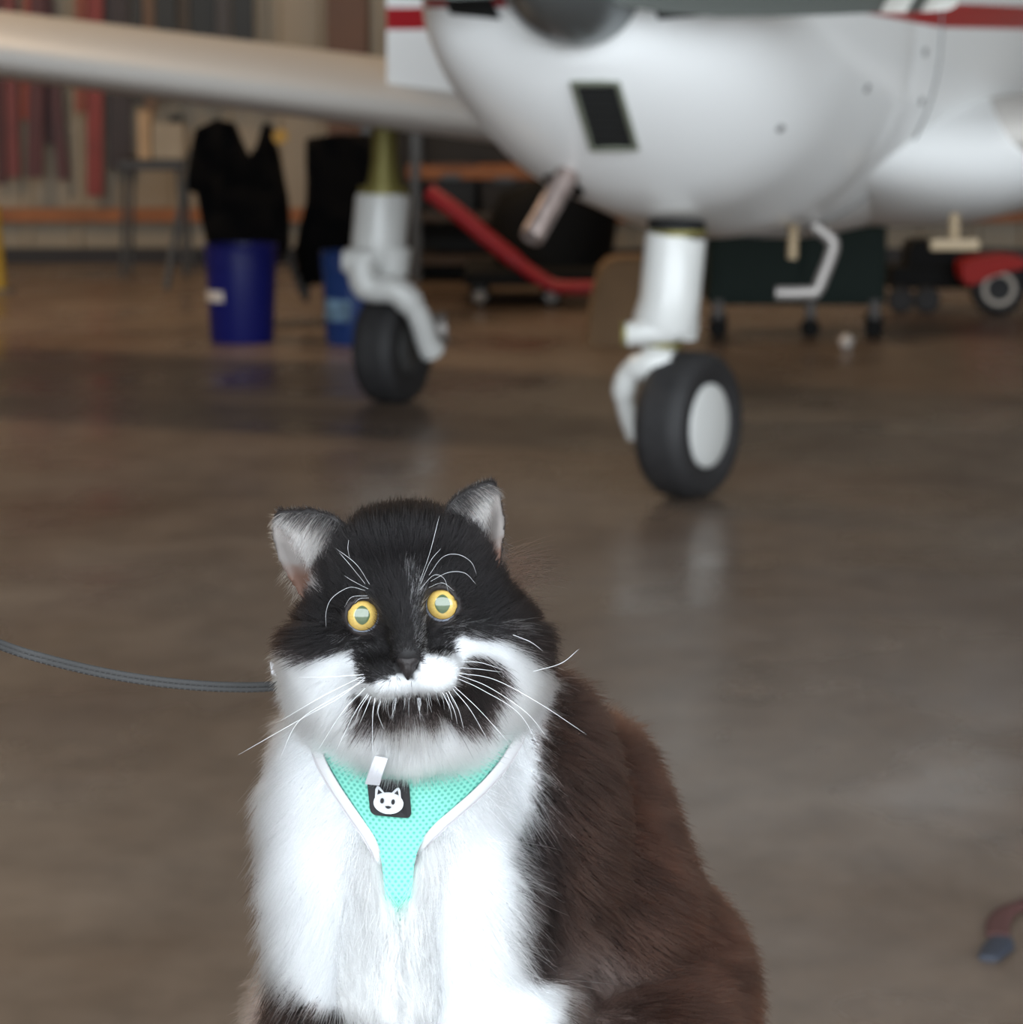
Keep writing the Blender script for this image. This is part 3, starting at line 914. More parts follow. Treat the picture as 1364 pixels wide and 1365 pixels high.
# green wheeled cabinet
M_green = mat('dark_green_paint', (0.004, 0.013, 0.010), 0.6, spec=0.2)
yc = gy(452)
xl, xr = P(946, 400, yc)[0], P(1182, 400, yc)[0]
zt2, zb2 = P(1000, 300, yc)[2], P(1000, 408, yc)[2]
t = thing('tool_cart', 'dark green wheeled tool cart behind the nose wheel', 'cart', ((xl + xr) / 2, yc + 0.25, 0))
make('cabinet', box(((xl + xr) / 2, yc + 0.28, (zt2 + zb2) / 2), (xr - xl, 0.5, zt2 - zb2), bevel=0.012), M_green, t, smooth=False)
make('drawer_front', box(((xl + xr) / 2 - 0.18, yc + 0.025, (zt2 + zb2) / 2 + 0.01), ((xr - xl) * 0.45, 0.02, (zt2 - zb2) * 0.8), bevel=0.004), M_green, t, smooth=False)
make('drawer_front', box(((xl + xr) / 2 + 0.2, yc + 0.025, (zt2 + zb2) / 2 + 0.01), ((xr - xl) * 0.45, 0.02, (zt2 - zb2) * 0.8), bevel=0.004), M_green, t, smooth=False)
for px_, dy in ((957, 0.05), (1080, 0.05), (1165, 0.05), (957, 0.48), (1165, 0.48)):
    x = P(px_, 430, yc + dy)[0]
    make('leg', box((x, yc + dy, (zb2 + 0.09) / 2 + 0.01), (0.045, 0.045, zb2 - 0.06), bevel=0.004), mat('grey_leg', (0.06, 0.05, 0.045), 0.5), t, smooth=False)
    make('castor', lathe((x, yc + dy - 0.018, 0.045), (0, 1, 0), [(0, 0.01), (0, 0.04), (0.008, 0.045), (0.028, 0.045), (0.036, 0.04), (0.036, 0.01)], 18), M_blackm, t)
make('lower_tray', box(((xl + xr) / 2, yc + 0.27, 0.16), (xr - xl - 0.06, 0.42, 0.03), bevel=0.004), M_blackm, t, smooth=False)
wb = G(1128, 466)
t = thing('white_ball', 'small white ball on the floor in front of the green cart', 'ball', (wb[0], wb[1], 0))
make('shell', lathe((wb[0], wb[1], 0.0), (0, 0, 1), [(0.034 - 0.034 * math.cos(q), 0.034 * math.sin(q)) for q in np.linspace(0, math.pi, 13)], 20), mat('white_ball_plastic', (0.55, 0.5, 0.46), 0.4), t)

# red tug at the right edge
yr_ = gy(421)
wc = P(1331, 385, yr_)
wr = (gy(421) and P(1331, 385, yr_)[2])
wr = max(0.10, wc[2])
t = thing('garden_tug', 'red wheeled tug with white wheel rim at the right edge', 'tug', (wc[0], yr_ + 0.1, 0))
tr = make('wheel', lathe((wc[0], yr_ - 0.02, wr), (0, 1, 0), [(0.0, wr * 0.6), (-0.01, wr * 0.75), (0.0, wr * 0.93), (0.02, wr), (0.09, wr), (0.11, wr * 0.93), (0.11, wr * 0.6)], 36), M_rubber, t)
make('rim', lathe((wc[0], yr_ - 0.015, wr), (0, -1, 0), [(-0.03, wr * 0.64), (0.006, wr * 0.64), (0.010, wr * 0.56), (0.0, wr * 0.36), (-0.01, wr * 0.34), (-0.01, 0)], 32), mat('cream_rim', (0.50, 0.44, 0.38), 0.5), tr)
fpts = [(1282, 352), (1300, 345), (1340, 341), (1362, 343), (1372, 352), (1364, 358), (1345, 362), (1320, 370), (1300, 379), (1289, 380), (1283, 370)]
make('fender', slab([np.array(P(a, b, yr_ - 0.06)) for a, b in fpts], (0, 0.22, 0)), mat('bright_red_paint', (0.36, 0.012, 0.008), 0.55, spec=0.25), t, smooth=False)
xl, xr = P(1190, 380, yr_ + 0.1)[0], P(1420, 380, yr_ + 0.1)[0]
make('chassis', box(((xl + xr) / 2, yr_ + 0.34, 0.17), (xr - xl, 0.34, 0.11), bevel=0.015), M_blackm, t, smooth=False)
make('engine_cover', loft([[((xl + xr) / 2 - 0.16 + w * cx_, yr_ + 0.34 + 0.13 * cy_, z) for cx_, cy_ in ((-1, -1), (1, -1), (1, 1), (-1, 1))] for z, w in ((0.2, 0.18), (0.32, 0.17), (0.35, 0.14))]), M_blackm, t, smooth=False)
make('axle', tube([(wc[0], yr_ + 0.05, wr), (wc[0], yr_ + 0.36, wr)], 0.02, 10), M_blackm, t)
for px_ in (1200, 1235):
    x = P(px_, 395, yr_ + 0.16)[0]
    make('front_wheel', lathe((x, yr_ + 0.12, 0.065), (0, 1, 0), [(0, 0.02), (0, 0.055), (0.01, 0.065), (0.05, 0.065), (0.06, 0.055), (0.06, 0.02)], 22), M_rubber, t)

# strap on the floor at the lower right
M_strapred = mat('dull_red_webbing', (0.075, 0.028, 0.025), 0.8)
M_strapblue = mat('dark_blue_webbing', (0.03, 0.035, 0.05), 0.7)
pts = [G(1392, 1200), G(1362, 1211), G(1340, 1220), G(1330, 1236), G(1330, 1252)]
t = thing('webbing_strap', 'dull red strap with a dark blue end lying on the floor at right', 'strap', tuple(pts[2]))
lift = V(0, 0, 0.006)
make('webbing', tube([p + lift for p in bez(pts, 18)], 0.018, 10, flat=(1.0, 0.25), up=(0, 0, 1)), M_strapred, t)
g1, g2, g3 = V(*G(1334, 1256)), V(*G(1330, 1268)), V(*G(1318, 1283))
make('buckle', tube([g1 + lift, g2 + lift, g3 + lift], [0.018, 0.024, 0.016], 10, flat=(1.0, 0.3), up=(0, 0, 1)), M_strapblue, t)
# ------------------------------------------------------------------ the cat
D0 = 1.5                                  # distance of the face
def C(px, py, off):
    return np.array(P(px, py, D0 + off * 0.01))

# table under the cat (below the picture)
TZ = 0.615
M_top = mat('grey_table_laminate', (0.25, 0.24, 0.22), 0.5)
tb = thing('low_table', 'low grey shop table that the cat sits on', 'table', (0.03, 1.62, 0))
make('table_top', box((0.03, 1.64, TZ - 0.02), (0.62, 0.56, 0.04), bevel=0.006), M_top, tb, smooth=False)
for sx in (-1, 1):
    for sy in (-1, 1):
        make('leg', tube([(0.03 + sx * 0.27, 1.64 + sy * 0.24, TZ - 0.04), (0.03 + sx * 0.27, 1.64 + sy * 0.24, 0)], 0.018, 10), M_wire, tb)

# ---- body as a distance field: ellipsoids and tapered limbs blended together
PR = []   # (group, kind, data, blend)
def E(g, px, py, off, rx, ry, rz, k=1.2):
    PR.append((g, 'e', (C(px, py, off), V(rx, ry, rz) * 0.01), k * 0.01))
def CAP(g, a, b, r0, r1, k=1.0):
    PR.append((g, 'c', (np.array(a, float), np.array(b, float), r0 * 0.01, r1 * 0.01), k * 0.01))

# head
E('h', 545, 792, 5.6, 5.0, 4.9, 4.3)
E('h', 445, 862, 5.4, 2.4, 3.2, 2.5, 1.6)
E('h', 655, 852, 5.4, 2.6, 3.2, 2.5, 1.6)
E('h', 545, 892, 3.0, 3.3, 3.0, 2.5, 1.4)
E('h', 446, 915, 5.4, 2.1, 3.0, 2.3, 1.5)
E('h', 660, 905, 5.4, 2.1, 3.0, 2.3, 1.5)
E('h', 550, 962, 3.4, 3.6, 2.6, 1.7, 1.4)
CAP('h', C(541, 800, 1.6), C(544, 868, -0.9), 1.15, 0.85, 0.9)
E('h', 513, 903, 0.2, 1.45, 1.3, 1.05, 0.7)
E('h', 580, 899, 0.2, 1.6, 1.3, 1.15, 0.7)
E('h', 547, 938, 0.9, 1.5, 1.4, 0.95, 0.7)
E('h', 543, 728, 4.4, 3.4, 2.8, 1.7, 1.2)
# neck, chest, trunk
E('b', 560, 930, 9.5, 5.4, 5.0, 6.0, 2.0)
E('b', 650, 925, 11.5, 2.6, 3.5, 4.6, 2.0)
E('b', 535, 1110, 10.5, 6.0, 5.8, 7.5, 2.5)
E('b', 420, 1090, 11.0, 2.4, 4.2, 6.0, 2.0)
E('b', 530, 1250, 9.9, 4.8, 5.0, 7.5, 2.0)
CAP('b', C(440, 1170, 8.7), C(432, 1480, 7.0), 3.2, 2.2, 1.2)
CAP('b', C(630, 1190, 8.2), C(610, 1480, 6.0), 3.4, 2.3, 1.2)
E('b', 665, 1350, 8.0, 4.2, 4.0, 2.6, 1.5)
E('b', 728, 1110, 14.0, 4.0, 5.0, 8.0, 0.8)
E('b', 715, 1010, 13.5, 2.8, 4.0, 4.5, 1.8)
E('b', 790, 1090, 23.0, 3.9, 7.0, 5.6, 0.9)
E('b', 800, 1230, 21.5, 5.6, 8.5, 8.0, 2.0)
E('b', 880, 1340, 23.5, 5.4, 8.0, 7.6, 2.0)
E('b', 850, 1400, 15.5, 5.4, 6.0, 5.2, 1.2)
E('b', 440, 1380, 16.5, 3.8, 5.5, 5.0, 1.5)
fp1, fp2 = C(440, 1480, 7.0), C(610, 1480, 6.0)
for q in (fp1, fp2):
    CAP('b', q, (q[0], q[1] - 0.002, TZ + 0.03), 2.2, 2.0, 1.0)
    PR.append(('b', 'e', (V(q[0], q[1] - 0.022, TZ + 0.018), V(2.2, 3.2, 1.7) * 0.01), 0.01))
hq = C(790, 1480, 10.0)
PR.append(('b', 'e', (V(hq[0], hq[1], TZ + 0.02), V(2.6, 5.5, 2.0) * 0.01), 0.012))
tl = [C(900, 1440, 30.0), C(960, 1500, 24.0), C(900, 1530, 12.0)]
for q in tl:
    q[2] = TZ + 0.025
CAP('b', tl[0], tl[1], 2.6, 2.2, 1.0)
CAP('b', tl[1], tl[2], 2.2, 1.5, 1.0)

EYES = [(483, 820, 1), (590, 805, -1)]     # place in the face, side of the inner corner
EYE_R, EYE_OFF = 1.12, 2.0
EYE_C = [C(a, b, EYE_OFF) for a, b, _ in EYES]
EYE_AP = [C(a + 2.5 * s, b + 2, 1.24) for a, b, s in EYES]

def prim(p, kind, d):
    if kind == 'e':
        q = (p - d[0]) / d[1]
        k0 = np.linalg.norm(q, axis=-1)
        k1 = np.linalg.norm(q / d[1], axis=-1)
        return k0 * (k0 - 1) / (k1 + 1e-6)
    a, b, r0, r1 = d
    ab = b - a
    t = np.clip(((p - a) @ ab) / (ab @ ab), 0, 1)
    return np.linalg.norm(p - (a + t[..., None] * ab), axis=-1) - (r0 + (r1 - r0) * t)

def smin(a, b, k):
    h = np.clip(0.5 + 0.5 * (b - a) / k, 0, 1)
    return b + (a - b) * h - k * h * (1 - h)

def field(p, g):
    f = np.full(p.shape[:-1], 0.2)
    for gg, kind, d, k in PR:
        if gg == g:
            f = smin(f, prim(p, kind, d), k)
    return f

# ears: cupped sheets
def bezq(a, b, c, t):
    t = np.asarray(t)[..., None]
    return (1 - t) ** 2 * a + 2 * t * (1 - t) * b + t * t * c
EARS = []
for (ib, im, tip, om, ob_) in (
    ((470, 722, 4.2), (438, 688, 4.8), (370, 684, 6.2), (372, 735, 5.4), (408, 800, 5.4)),
    ((590, 712, 4.0), (606, 668, 4.8), (656, 644, 6.4), (668, 690, 5.6), (662, 752, 5.2))):
    EARS.append([C(*ib), C(*im), C(*tip), C(*om), C(*ob_)])

def ear_point(E_, u, v):
    ib, im, tip, om, ob_ = E_
    ci = bezq(ib, 2 * im - 0.5 * (ib + tip), tip, v)
    co = bezq(ob_, 2 * om - 0.5 * (ob_ + tip), tip, v)
    u_ = np.asarray(u)[..., None]
    s = ci * (1 - u_) + co * u_
    cup = 0.017 * 4 * u_ * (1 - u_) * (1 - np.asarray(v)[..., None]) ** 0.7
    return s + V(0, 1, 0) * cup, ci, co

ear_pts = []
for E_ in EARS:
    uu, vv = np.meshgrid(np.linspace(0, 1, 26), np.linspace(0, 0.985, 30))
    q, _, _ = ear_point(E_, uu.ravel(), vv.ravel())
    ear_pts.append(q)

# grid
h = 0.0026
lo = V(-0.17, 1.40, TZ + 0.0)
hi = V(0.24, 1.88, 1.10)
nx, ny, nz = [int(math.ceil(c)) for c in (hi - lo) / h]
F = np.full((nx, ny, nz), 0.06, np.float32)
gx = lo[0] + h * np.arange(nx); gy_ = lo[1] + h * np.arange(ny); gz = lo[2] + h * np.arange(nz)

def block(mn, mx):
    a = np.clip(np.floor((mn - lo) / h).astype(int), 0, [nx, ny, nz])
    b = np.clip(np.ceil((mx - lo) / h).astype(int) + 1, 0, [nx, ny, nz])
    sl = tuple(slice(a[i], b[i]) for i in range(3))
    X, Y, Z = np.meshgrid(gx[sl[0]], gy_[sl[1]], gz[sl[2]], indexing='ij')
    return sl, np.stack([X, Y, Z], -1)

FH = np.full_like(F, 0.06)
for grid, grp in ((FH, 'h'), (F, 'b')):
    for g, kind, d, k in PR:
        if g != grp:
            continue
        if kind == 'e':
            mn, mx = d[0] - d[1], d[0] + d[1]
        else:
            r = max(d[2], d[3])
            mn, mx = np.minimum(d[0], d[1]) - r, np.maximum(d[0], d[1]) + r
        m_ = k + 0.02
        sl, pts = block(mn - m_, mx + m_)
        grid[sl] = smin(grid[sl], prim(pts, kind, d).astype(np.float32), k)
F = smin(F, FH, 0.012).astype(np.float32)
for q in ear_pts:
    sl, pts = block(q.min(0) - 0.012, q.max(0) + 0.012)
    shp = pts.shape[:3]
    pp = pts.reshape(-1, 3)
    dm = np.full(len(pp), 1.0)
    for i in range(0, len(q), 60):
        dd_ = np.linalg.norm(pp[:, None, :] - q[None, i:i + 60, :], axis=-1).min(1)
        dm = np.minimum(dm, dd_)
    F[sl] = smin(F[sl], (dm - 0.0024).reshape(shp).astype(np.float32), 0.003)
# eye sockets and lids
for c, ap in zip(EYE_C, EYE_AP):
    sl, pts = block(c - 0.025, c + 0.025)
    ds = np.linalg.norm(pts - c, axis=-1) - EYE_R * 0.01
    F[sl] = smin(F[sl], (ds + EYE_R * 0.01 - 0.0136).astype(np.float32), 0.005)
    F[sl] = np.maximum(F[sl], -ds)
    # carve an open cone in front so that nothing covers the eye
    rel = pts - ap
    rr = np.hypot(rel[..., 0], rel[..., 2])
    front = (pts[..., 1] < ap[1] + 0.002)
    F[sl] = np.where(front, np.maximum(F[sl], -(rr - 0.0085)), F[sl])
    tor = np.hypot(rr - 0.0096, rel[..., 1]) - 0.0015
    F[sl] = smin(F[sl], tor, 0.002)

def surface_nets(F, lo, h):
    S = F < 0
    c = S[:-1, :-1, :-1].astype(np.int8)
    tot = np.zeros(c.shape, np.int8)
    for i in (0, 1):
        for j in (0, 1):
            for k in (0, 1):
                tot += S[i:S.shape[0] - 1 + i, j:S.shape[1] - 1 + j, k:S.shape[2] - 1 + k]
    act = (tot > 0) & (tot < 8)
    ci = np.argwhere(act)
    idx = -np.ones(act.shape, np.int64)
    idx[act] = np.arange(len(ci))
    acc = np.zeros((len(ci), 3)); cnt = np.zeros(len(ci))
    cor = [(i, j, k) for i in (0, 1) for j in (0, 1) for k in (0, 1)]
    vals = {q: F[ci[:, 0] + q[0], ci[:, 1] + q[1], ci[:, 2] + q[2]].astype(float) for q in cor}
    for a in cor:
        for ax in range(3):
            if a[ax] == 0:
                b = tuple(1 if i == ax else a[i] for i in range(3))
                va, vb_ = vals[a], vals[b]
                m = (va < 0) != (vb_ < 0)
                t = np.where(m, va / (va - vb_ + 1e-12), 0)
                pt = np.array(a, float)[None] + np.eye(3)[ax][None] * t[:, None]
                acc[m] += pt[m]; cnt[m] += 1
    verts = lo + h * (ci + acc / cnt[:, None])
    quads = []
    for ax in range(3):
        sa = [slice(None)] * 3; sb = [slice(None)] * 3
        sa[ax] = slice(0, -1); sb[ax] = slice(1, None)
        A0, B0 = S[tuple(sa)], S[tuple(sb)]
        for flip in (0, 1):
            m = (A0 & ~B0) if flip == 0 else (~A0 & B0)
            e = np.argwhere(m)
            o1, o2 = [(1, 2), (2, 0), (0, 1)][ax]
            e = e[(e[:, o1] > 0) & (e[:, o2] > 0) & (e[:, o1] < F.shape[o1] - 1) & (e[:, o2] < F.shape[o2] - 1)]
            def at(d1, d2):
                q = e.copy(); q[:, o1] -= d1; q[:, o2] -= d2
                return idx[q[:, 0], q[:, 1], q[:, 2]]
            Q_ = np.stack([at(0, 0), at(1, 0), at(1, 1), at(0, 1)], 1)
            if flip == 1:
                Q_ = Q_[:, ::-1]
            quads.append(Q_)
    quads = np.concatenate(quads)
    return verts, quads[(quads >= 0).all(1)]

# close the field at the table
F[:, :, 0] = 0.01
F[:, :, -1] = 0.01
bv, bq = surface_nets(F, lo, h)
# keep the main shell only, relax a little
def relax(v, q, it):
    for _ in range(it):
        s = np.zeros_like(v); n = np.zeros(len(v))
        for i in range(4):
            a, b = q[:, i], q[:, (i + 1) % 4]
            np.add.at(s, a, v[b]); np.add.at(n, a, 1)
            np.add.at(s, b, v[a]); np.add.at(n, b, 1)
        v = v * 0.5 + 0.5 * s / np.maximum(n, 1)[:, None]
    return v
bv = relax(bv, bq, 3)
t1 = bq[:, [0, 1, 2]]; t2 = bq[:, [0, 2, 3]]
tris = np.concatenate([t1, t2])
fn = np.cross(bv[tris[:, 1]] - bv[tris[:, 0]], bv[tris[:, 2]] - bv[tris[:, 0]])
area = 0.5 * np.linalg.norm(fn, axis=1)
vn = np.zeros_like(bv)
for i in range(3):
    np.add.at(vn, tris[:, i], fn)
vn /= np.linalg.norm(vn, axis=1)[:, None] + 1e-12
# outward: compare with the direction away from the chest
ctr = C(560, 1100, 12)
if np.mean(np.einsum('ij,ij->i', vn, bv - ctr)) < 0:
    vn = -vn; bq = bq[:, ::-1]
body_bvh = BVHTree.FromPolygons([Vector(p) for p in bv], [list(map(int, f)) for f in bq])

# ---- coat pattern
def inside(px, py, poly):
    r = np.zeros(px.shape, bool)
    n = len(poly)
    for i in range(n):
        x0, y0 = poly[i]; x1, y1 = poly[(i + 1) % n]
        c = ((y0 > py) != (y1 > py)) & (px < (x1 - x0) * (py - y0) / (y1 - y0 + 1e-9) + x0)
        r ^= c
    return r

def wob(p, s, seed):
    r_ = np.random.default_rng(seed)
    out = np.zeros(p.shape[:-1])
    for i in range(5):
        k = r_.normal(size=3); k = k / np.linalg.norm(k) * s * (0.6 + 0.5 * i)
        out += np.sin(p @ k + r_.uniform(0, 6.28)) / 5
    return out

MASK_BLACK = [(330, 600), (760, 600), (760, 850), (738, 880), (712, 888), (700, 876), (684, 862), (662, 852), (633, 851), (612, 845), (604, 852), (606, 864), (602, 874),
              (583, 873), (564, 868), (562, 882), (550, 905), (538, 905), (527, 899), (512, 908), (489, 911), (482, 897), (474, 880), (469, 861), (456, 870), (431, 872),
              (421, 881), (407, 878), (391, 864), (372, 860), (330, 860)]
MOUTH_BLACK = [(470, 926), (486, 928), (496, 933), (511, 936), (530, 930), (546, 925), (563, 925), (588, 925), (606, 917), (614, 900), (620, 882), (628, 875), (648, 874), (664, 886),
               (673, 905), (664, 926), (654, 944), (637, 962), (612, 968), (583, 957), (556, 952), (529, 961), (502, 968), (483, 963), (471, 944)]
EAR_WHITE = [(376, 806), (384, 792), (396, 776), (398, 758), (412, 766), (428, 780), (432, 787), (414, 794), (398, 802)]
CHEST_WHITE = [(360, 850), (752, 880), (738, 930), (732, 960), (724, 985), (726, 1030), (718, 1072), (704, 1100), (696, 1130), (690, 1150), (698, 1168), (692, 1185), (702, 1205), (700, 1240), (694, 1262), (697, 1292),
               (715, 1302), (745, 1312), (764, 1320), (756, 1345), (748, 1500), (480, 1500), (480, 1356), (455, 1346), (430, 1350), (402, 1338), (383, 1326), (352, 1290), (345, 1220),
               (350, 1150), (335, 1100), (335, 990), (345, 900)]

WHITE = V(0.51, 0.52, 0.535)
BLACK = V(0.009, 0.008, 0.0085)
BROWN = V(0.0125, 0.0075, 0.006)
RUST = V(0.075, 0.029, 0.016)
GREY = V(0.14, 0.11, 0.10)

def coat(p, head, jit=None):
    """colour of the coat at points p"""
    n = len(p)
    if jit is None:
        jit = np.zeros((n, 2))
    px, py = proj(p)
    jx = px + 2.5 * wob(p, 900, 3) + jit[:, 0]
    jy = py + 2.5 * wob(p, 900, 4) + jit[:, 1]
    off = (p[:, 1] - D0) * 100
    col = np.empty((n, 3))
    # body first
    q = np.clip((px - 700) / 250, 0, 1)
    edge = np.clip((off - 15) / 14, 0, 1)
    rust = np.clip(0.75 * edge * (0.55 + 0.6 * wob(p, 60, 8)) + 0.25 * q, 0, 1)
    body = BROWN * (1 - rust)[:, None] + RUST * rust[:, None]
    low = np.clip((py - 1215) / 60, 0, 1) * np.clip(1 - abs(px - 800) / 85, 0, 1) * (0.5 + 0.5 * wob(p, 120, 9))
    low = np.clip(low, 0, 1) * 0.8
    body = body * (1 - low)[:, None] + GREY * low[:, None]
    nearb = np.clip((760 - px) / 60, 0, 1) * (px > 600) * np.clip((py - 1000) / 60, 0, 1)
    body = body * (1 - nearb)[:, None] + (BLACK * 1.5) * nearb[:, None]
    side = (px < 402) & (off > 11.0) & (py > 1180)
    body = np.where(side[:, None], V(0.16, 0.12, 0.105), body)
    ch = inside(jx, jy, CHEST_WHITE) & (off < np.where(px < 450, 15.5, 13.5))
    # the neck fur behind the head stays dark
    ch &= ~((py < 900) & (off > 9) & (px > 560))
    col[:] = np.where(ch[:, None], WHITE, body)
    # head
    mk = inside(jx, jy, MASK_BLACK)
    mo = inside(jx, jy, MOUTH_BLACK)
    ew = inside(jx, jy, EAR_WHITE)
    brownish = np.clip((abs(px - 545) - 110) / 70, 0, 1)[:, None] * 0.8
    hb = BLACK * (1 - brownish) + BROWN * 1.0 * brownish
    hb = np.where(((px > 655) & (off > 7))[:, None], BROWN * 1.5 + RUST * 0.25, hb)
    mouthc = BLACK * 1.0 + V(0.004, 0.0015, 0.0005)
    hc_ = np.where((mk & ~ew)[:, None], hb, WHITE)
    hc_ = np.where(mo[:, None], mouthc, hc_)
    hc_ = np.where(((py > 965) & (off > 13.5))[:, None], body, hc_)
    col = np.where(head[:, None], hc_, col)
    return col

def near_ear(p, front_only=None):
    d = np.full(len(p), 1.0)
    for q in ear_pts:
        m = np.all((p > q.min(0) - 0.01) & (p < q.max(0) + 0.01), axis=1)
        if m.any():
            pm = p[m]
            dm = np.full(len(pm), 1.0)
            for i in range(0, len(q), 60):
                dm = np.minimum(dm, np.linalg.norm(pm[:, None] - q[None, i:i + 60], axis=-1).min(1))
            d[m] = np.minimum(d[m], dm)
    return d

def is_head(p):
    px, py = proj(p)
    dh, db = field(p, 'h'), field(p, 'b')
    hd = (dh < db + 0.002) | ((p[:, 2] > C(545, 800, 5)[2]) & (p[:, 1] < D0 + 0.115))
    ne = near_ear(p) < 0.006
    return hd | ne, ne

CAMP = V(0, 0, CAM_H)
hd_v, ear_v = is_head(bv)
vc = coat(bv, hd_v)
tocam = CAMP - bv
tocam /= np.linalg.norm(tocam, axis=1)[:, None]
earfront = ear_v & (vn[:, 1] < -0.05)
pxv, pyv = proj(bv)
vc[earfront] = V(0.13, 0.115, 0.108) * (1 + 0.35 * wob(bv[earfront], 300, 5))[:, None]
low_ = np.clip((pyv - np.where(pxv < 520, 745, 712) + 9 * wob(bv, 500, 6)) / 22, 0, 1) * earfront
vc = vc * (1 - low_[:, None]) + V(0.085, 0.045, 0.032) * low_[:, None]
for E_ in EARS:      # dark rim along the inner edge and tip
    vv_ = np.linspace(0, 1, 40)
    _, ci_, co_ = ear_point(E_, np.zeros(40), vv_)
    dmin = np.linalg.norm(bv[earfront][:, None] - ci_[None], axis=-1).min(1)
    dtip = np.linalg.norm(bv[earfront] - E_[2], axis=1)
    wrim = np.clip((0.0062 - dmin) / 0.002, 0, 1)
    wrim = np.maximum(wrim, np.clip((0.006 - dtip) / 0.002, 0, 1))[:, None]
    vc[earfront] = vc[earfront] * (1 - wrim) + V(0.012, 0.010, 0.010) * wrim
vc = np.clip(vc, 0, 1)
# lids dark
for c, ap in zip(EYE_C, EYE_AP):
    rr = np.hypot(bv[:, 0] - ap[0], bv[:, 2] - ap[2])
    vc[(rr < 0.0125) & (bv[:, 1] < c[1] + 0.005)] = V(0.012, 0.009, 0.009)

def coat_mat(name, rough=0.6, hair=False):
    m = bpy.data.materials.new(name)
    m.use_nodes = True
    nt = m.node_tree
    at = nt.nodes.new('ShaderNodeAttribute')
    at.attribute_name = 'coat'
    if hair:
        b = nt.nodes.new('ShaderNodeBsdfHairPrincipled')
        b.parametrization = 'COLOR'
        b.inputs['Roughness'].default_value = 0.42
        b.inputs['Radial Roughness'].default_value = 0.6
        b.inputs['Coat'].default_value = 0.0
        b.inputs['IOR'].default_value = 1.22
        nt.links.new(at.outputs['Color'], b.inputs['Color'])
        nt.nodes.remove(nt.nodes['Principled BSDF'])
        nt.links.new(b.outputs[0], nt.nodes['Material Output'].inputs['Surface'])
    else:
        b = nt.nodes['Principled BSDF']
        b.inputs['Roughness'].default_value = rough
        b.inputs['Specular IOR Level'].default_value = 0.25
        nt.links.new(at.outputs['Color'], b.inputs['Base Color'])
    return m

M_skin = coat_mat('cat_skin')
M_fur = coat_mat('cat_fur', hair=True)

cat = thing('cat', 'fluffy black and white long-haired cat wearing a mint harness, sitting in front', 'cat', (0.0, 1.62, TZ))
me = bpy.data.meshes.new('body')
me.from_pydata([tuple(p) for p in bv - np.array(cat.location)], [], [tuple(map(int, f)) for f in bq])
me.update()
me.shade_smooth()
ca = me.color_attributes.new('coat', 'FLOAT_COLOR', 'POINT')
ca.data.foreach_set('color', np.concatenate([vc, np.ones((len(vc), 1))], 1).astype(np.float32).ravel())
me.materials.append(M_skin)
cat_body = bpy.data.objects.new('body', me)
COL.objects.link(cat_body)
cat_body.parent = cat

# ---- harness panel surface: smooth sheet over the chest fur
def rowpt(poly, py):
    ys = [p[1] for p in poly]; xs = [p[0] for p in poly]
    return float(np.interp(py, ys, xs))
LEFT = [(421, 955), (422, 975), (428, 1000), (437, 1022), (452, 1048), (470, 1075), (486, 1098), (499, 1118), (507, 1140), (511, 1165), (514, 1200), (517, 1250)]
RIGHT = [(697, 955), (691, 972), (683, 990), (668, 1014), (650, 1036), (628, 1058), (604, 1079), (580, 1100), (564, 1120), (555, 1140), (551, 1165), (549, 1200), (548, 1250)]
LEFTs = [tuple(p) for p in bez([V(a, b) for a, b in LEFT], 60)]
RIGHTs = [tuple(p) for p in bez([V(a, b) for a, b in RIGHT], 60)]
smp = []
for py_ in range(1003, 1300, 14):
    for px_ in range(420, 700, 14):
        d = (Vector(P(px_, py_, 1.5)) - Vector(CAMP)).normalized()
        hit_ = body_bvh.ray_cast(Vector(CAMP), d)
        if hit_[0] is not None and rowpt(LEFTs, py_) - 25 < px_ < rowpt(RIGHTs, py_) + 25:
            smp.append((px_, py_, hit_[0].y))
smp = np.array(smp)
def basis(px, py):
    x, y = (px - 550) / 130, (py - 1100) / 150
    return np.stack([np.ones_like(x), x, y, x * x, x * y, y * y], -1)
coef, *_ = np.linalg.lstsq(basis(smp[:, 0], smp[:, 1]), smp[:, 2], rcond=None)
for _ in range(6):   # keep the sheet in front of the body
    res = smp[:, 2] - basis(smp[:, 0], smp[:, 1]) @ coef
    w = np.where(res < 0, 3.0, 1.0)
    coef, *_ = np.linalg.lstsq(basis(smp[:, 0], smp[:, 1]) * w[:, None], smp[:, 2] * w, rcond=None)
PANEL_UP = 0.0100
def panel(px, py, up=0.0):
    y = float((basis(np.array([px * 1.0]), np.array([py * 1.0])) @ coef)[0]) - PANEL_UP - up
    return np.array(P(px, py, y))

# ---- hair
def tang(d, n):
    d = d - n * np.einsum('ij,ij->i', d, n)[:, None]
    return d / (np.linalg.norm(d, axis=1)[:, None] + 1e-9)
def unit(d):
    return d / (np.linalg.norm(d, axis=-1)[..., None] + 1e-9)

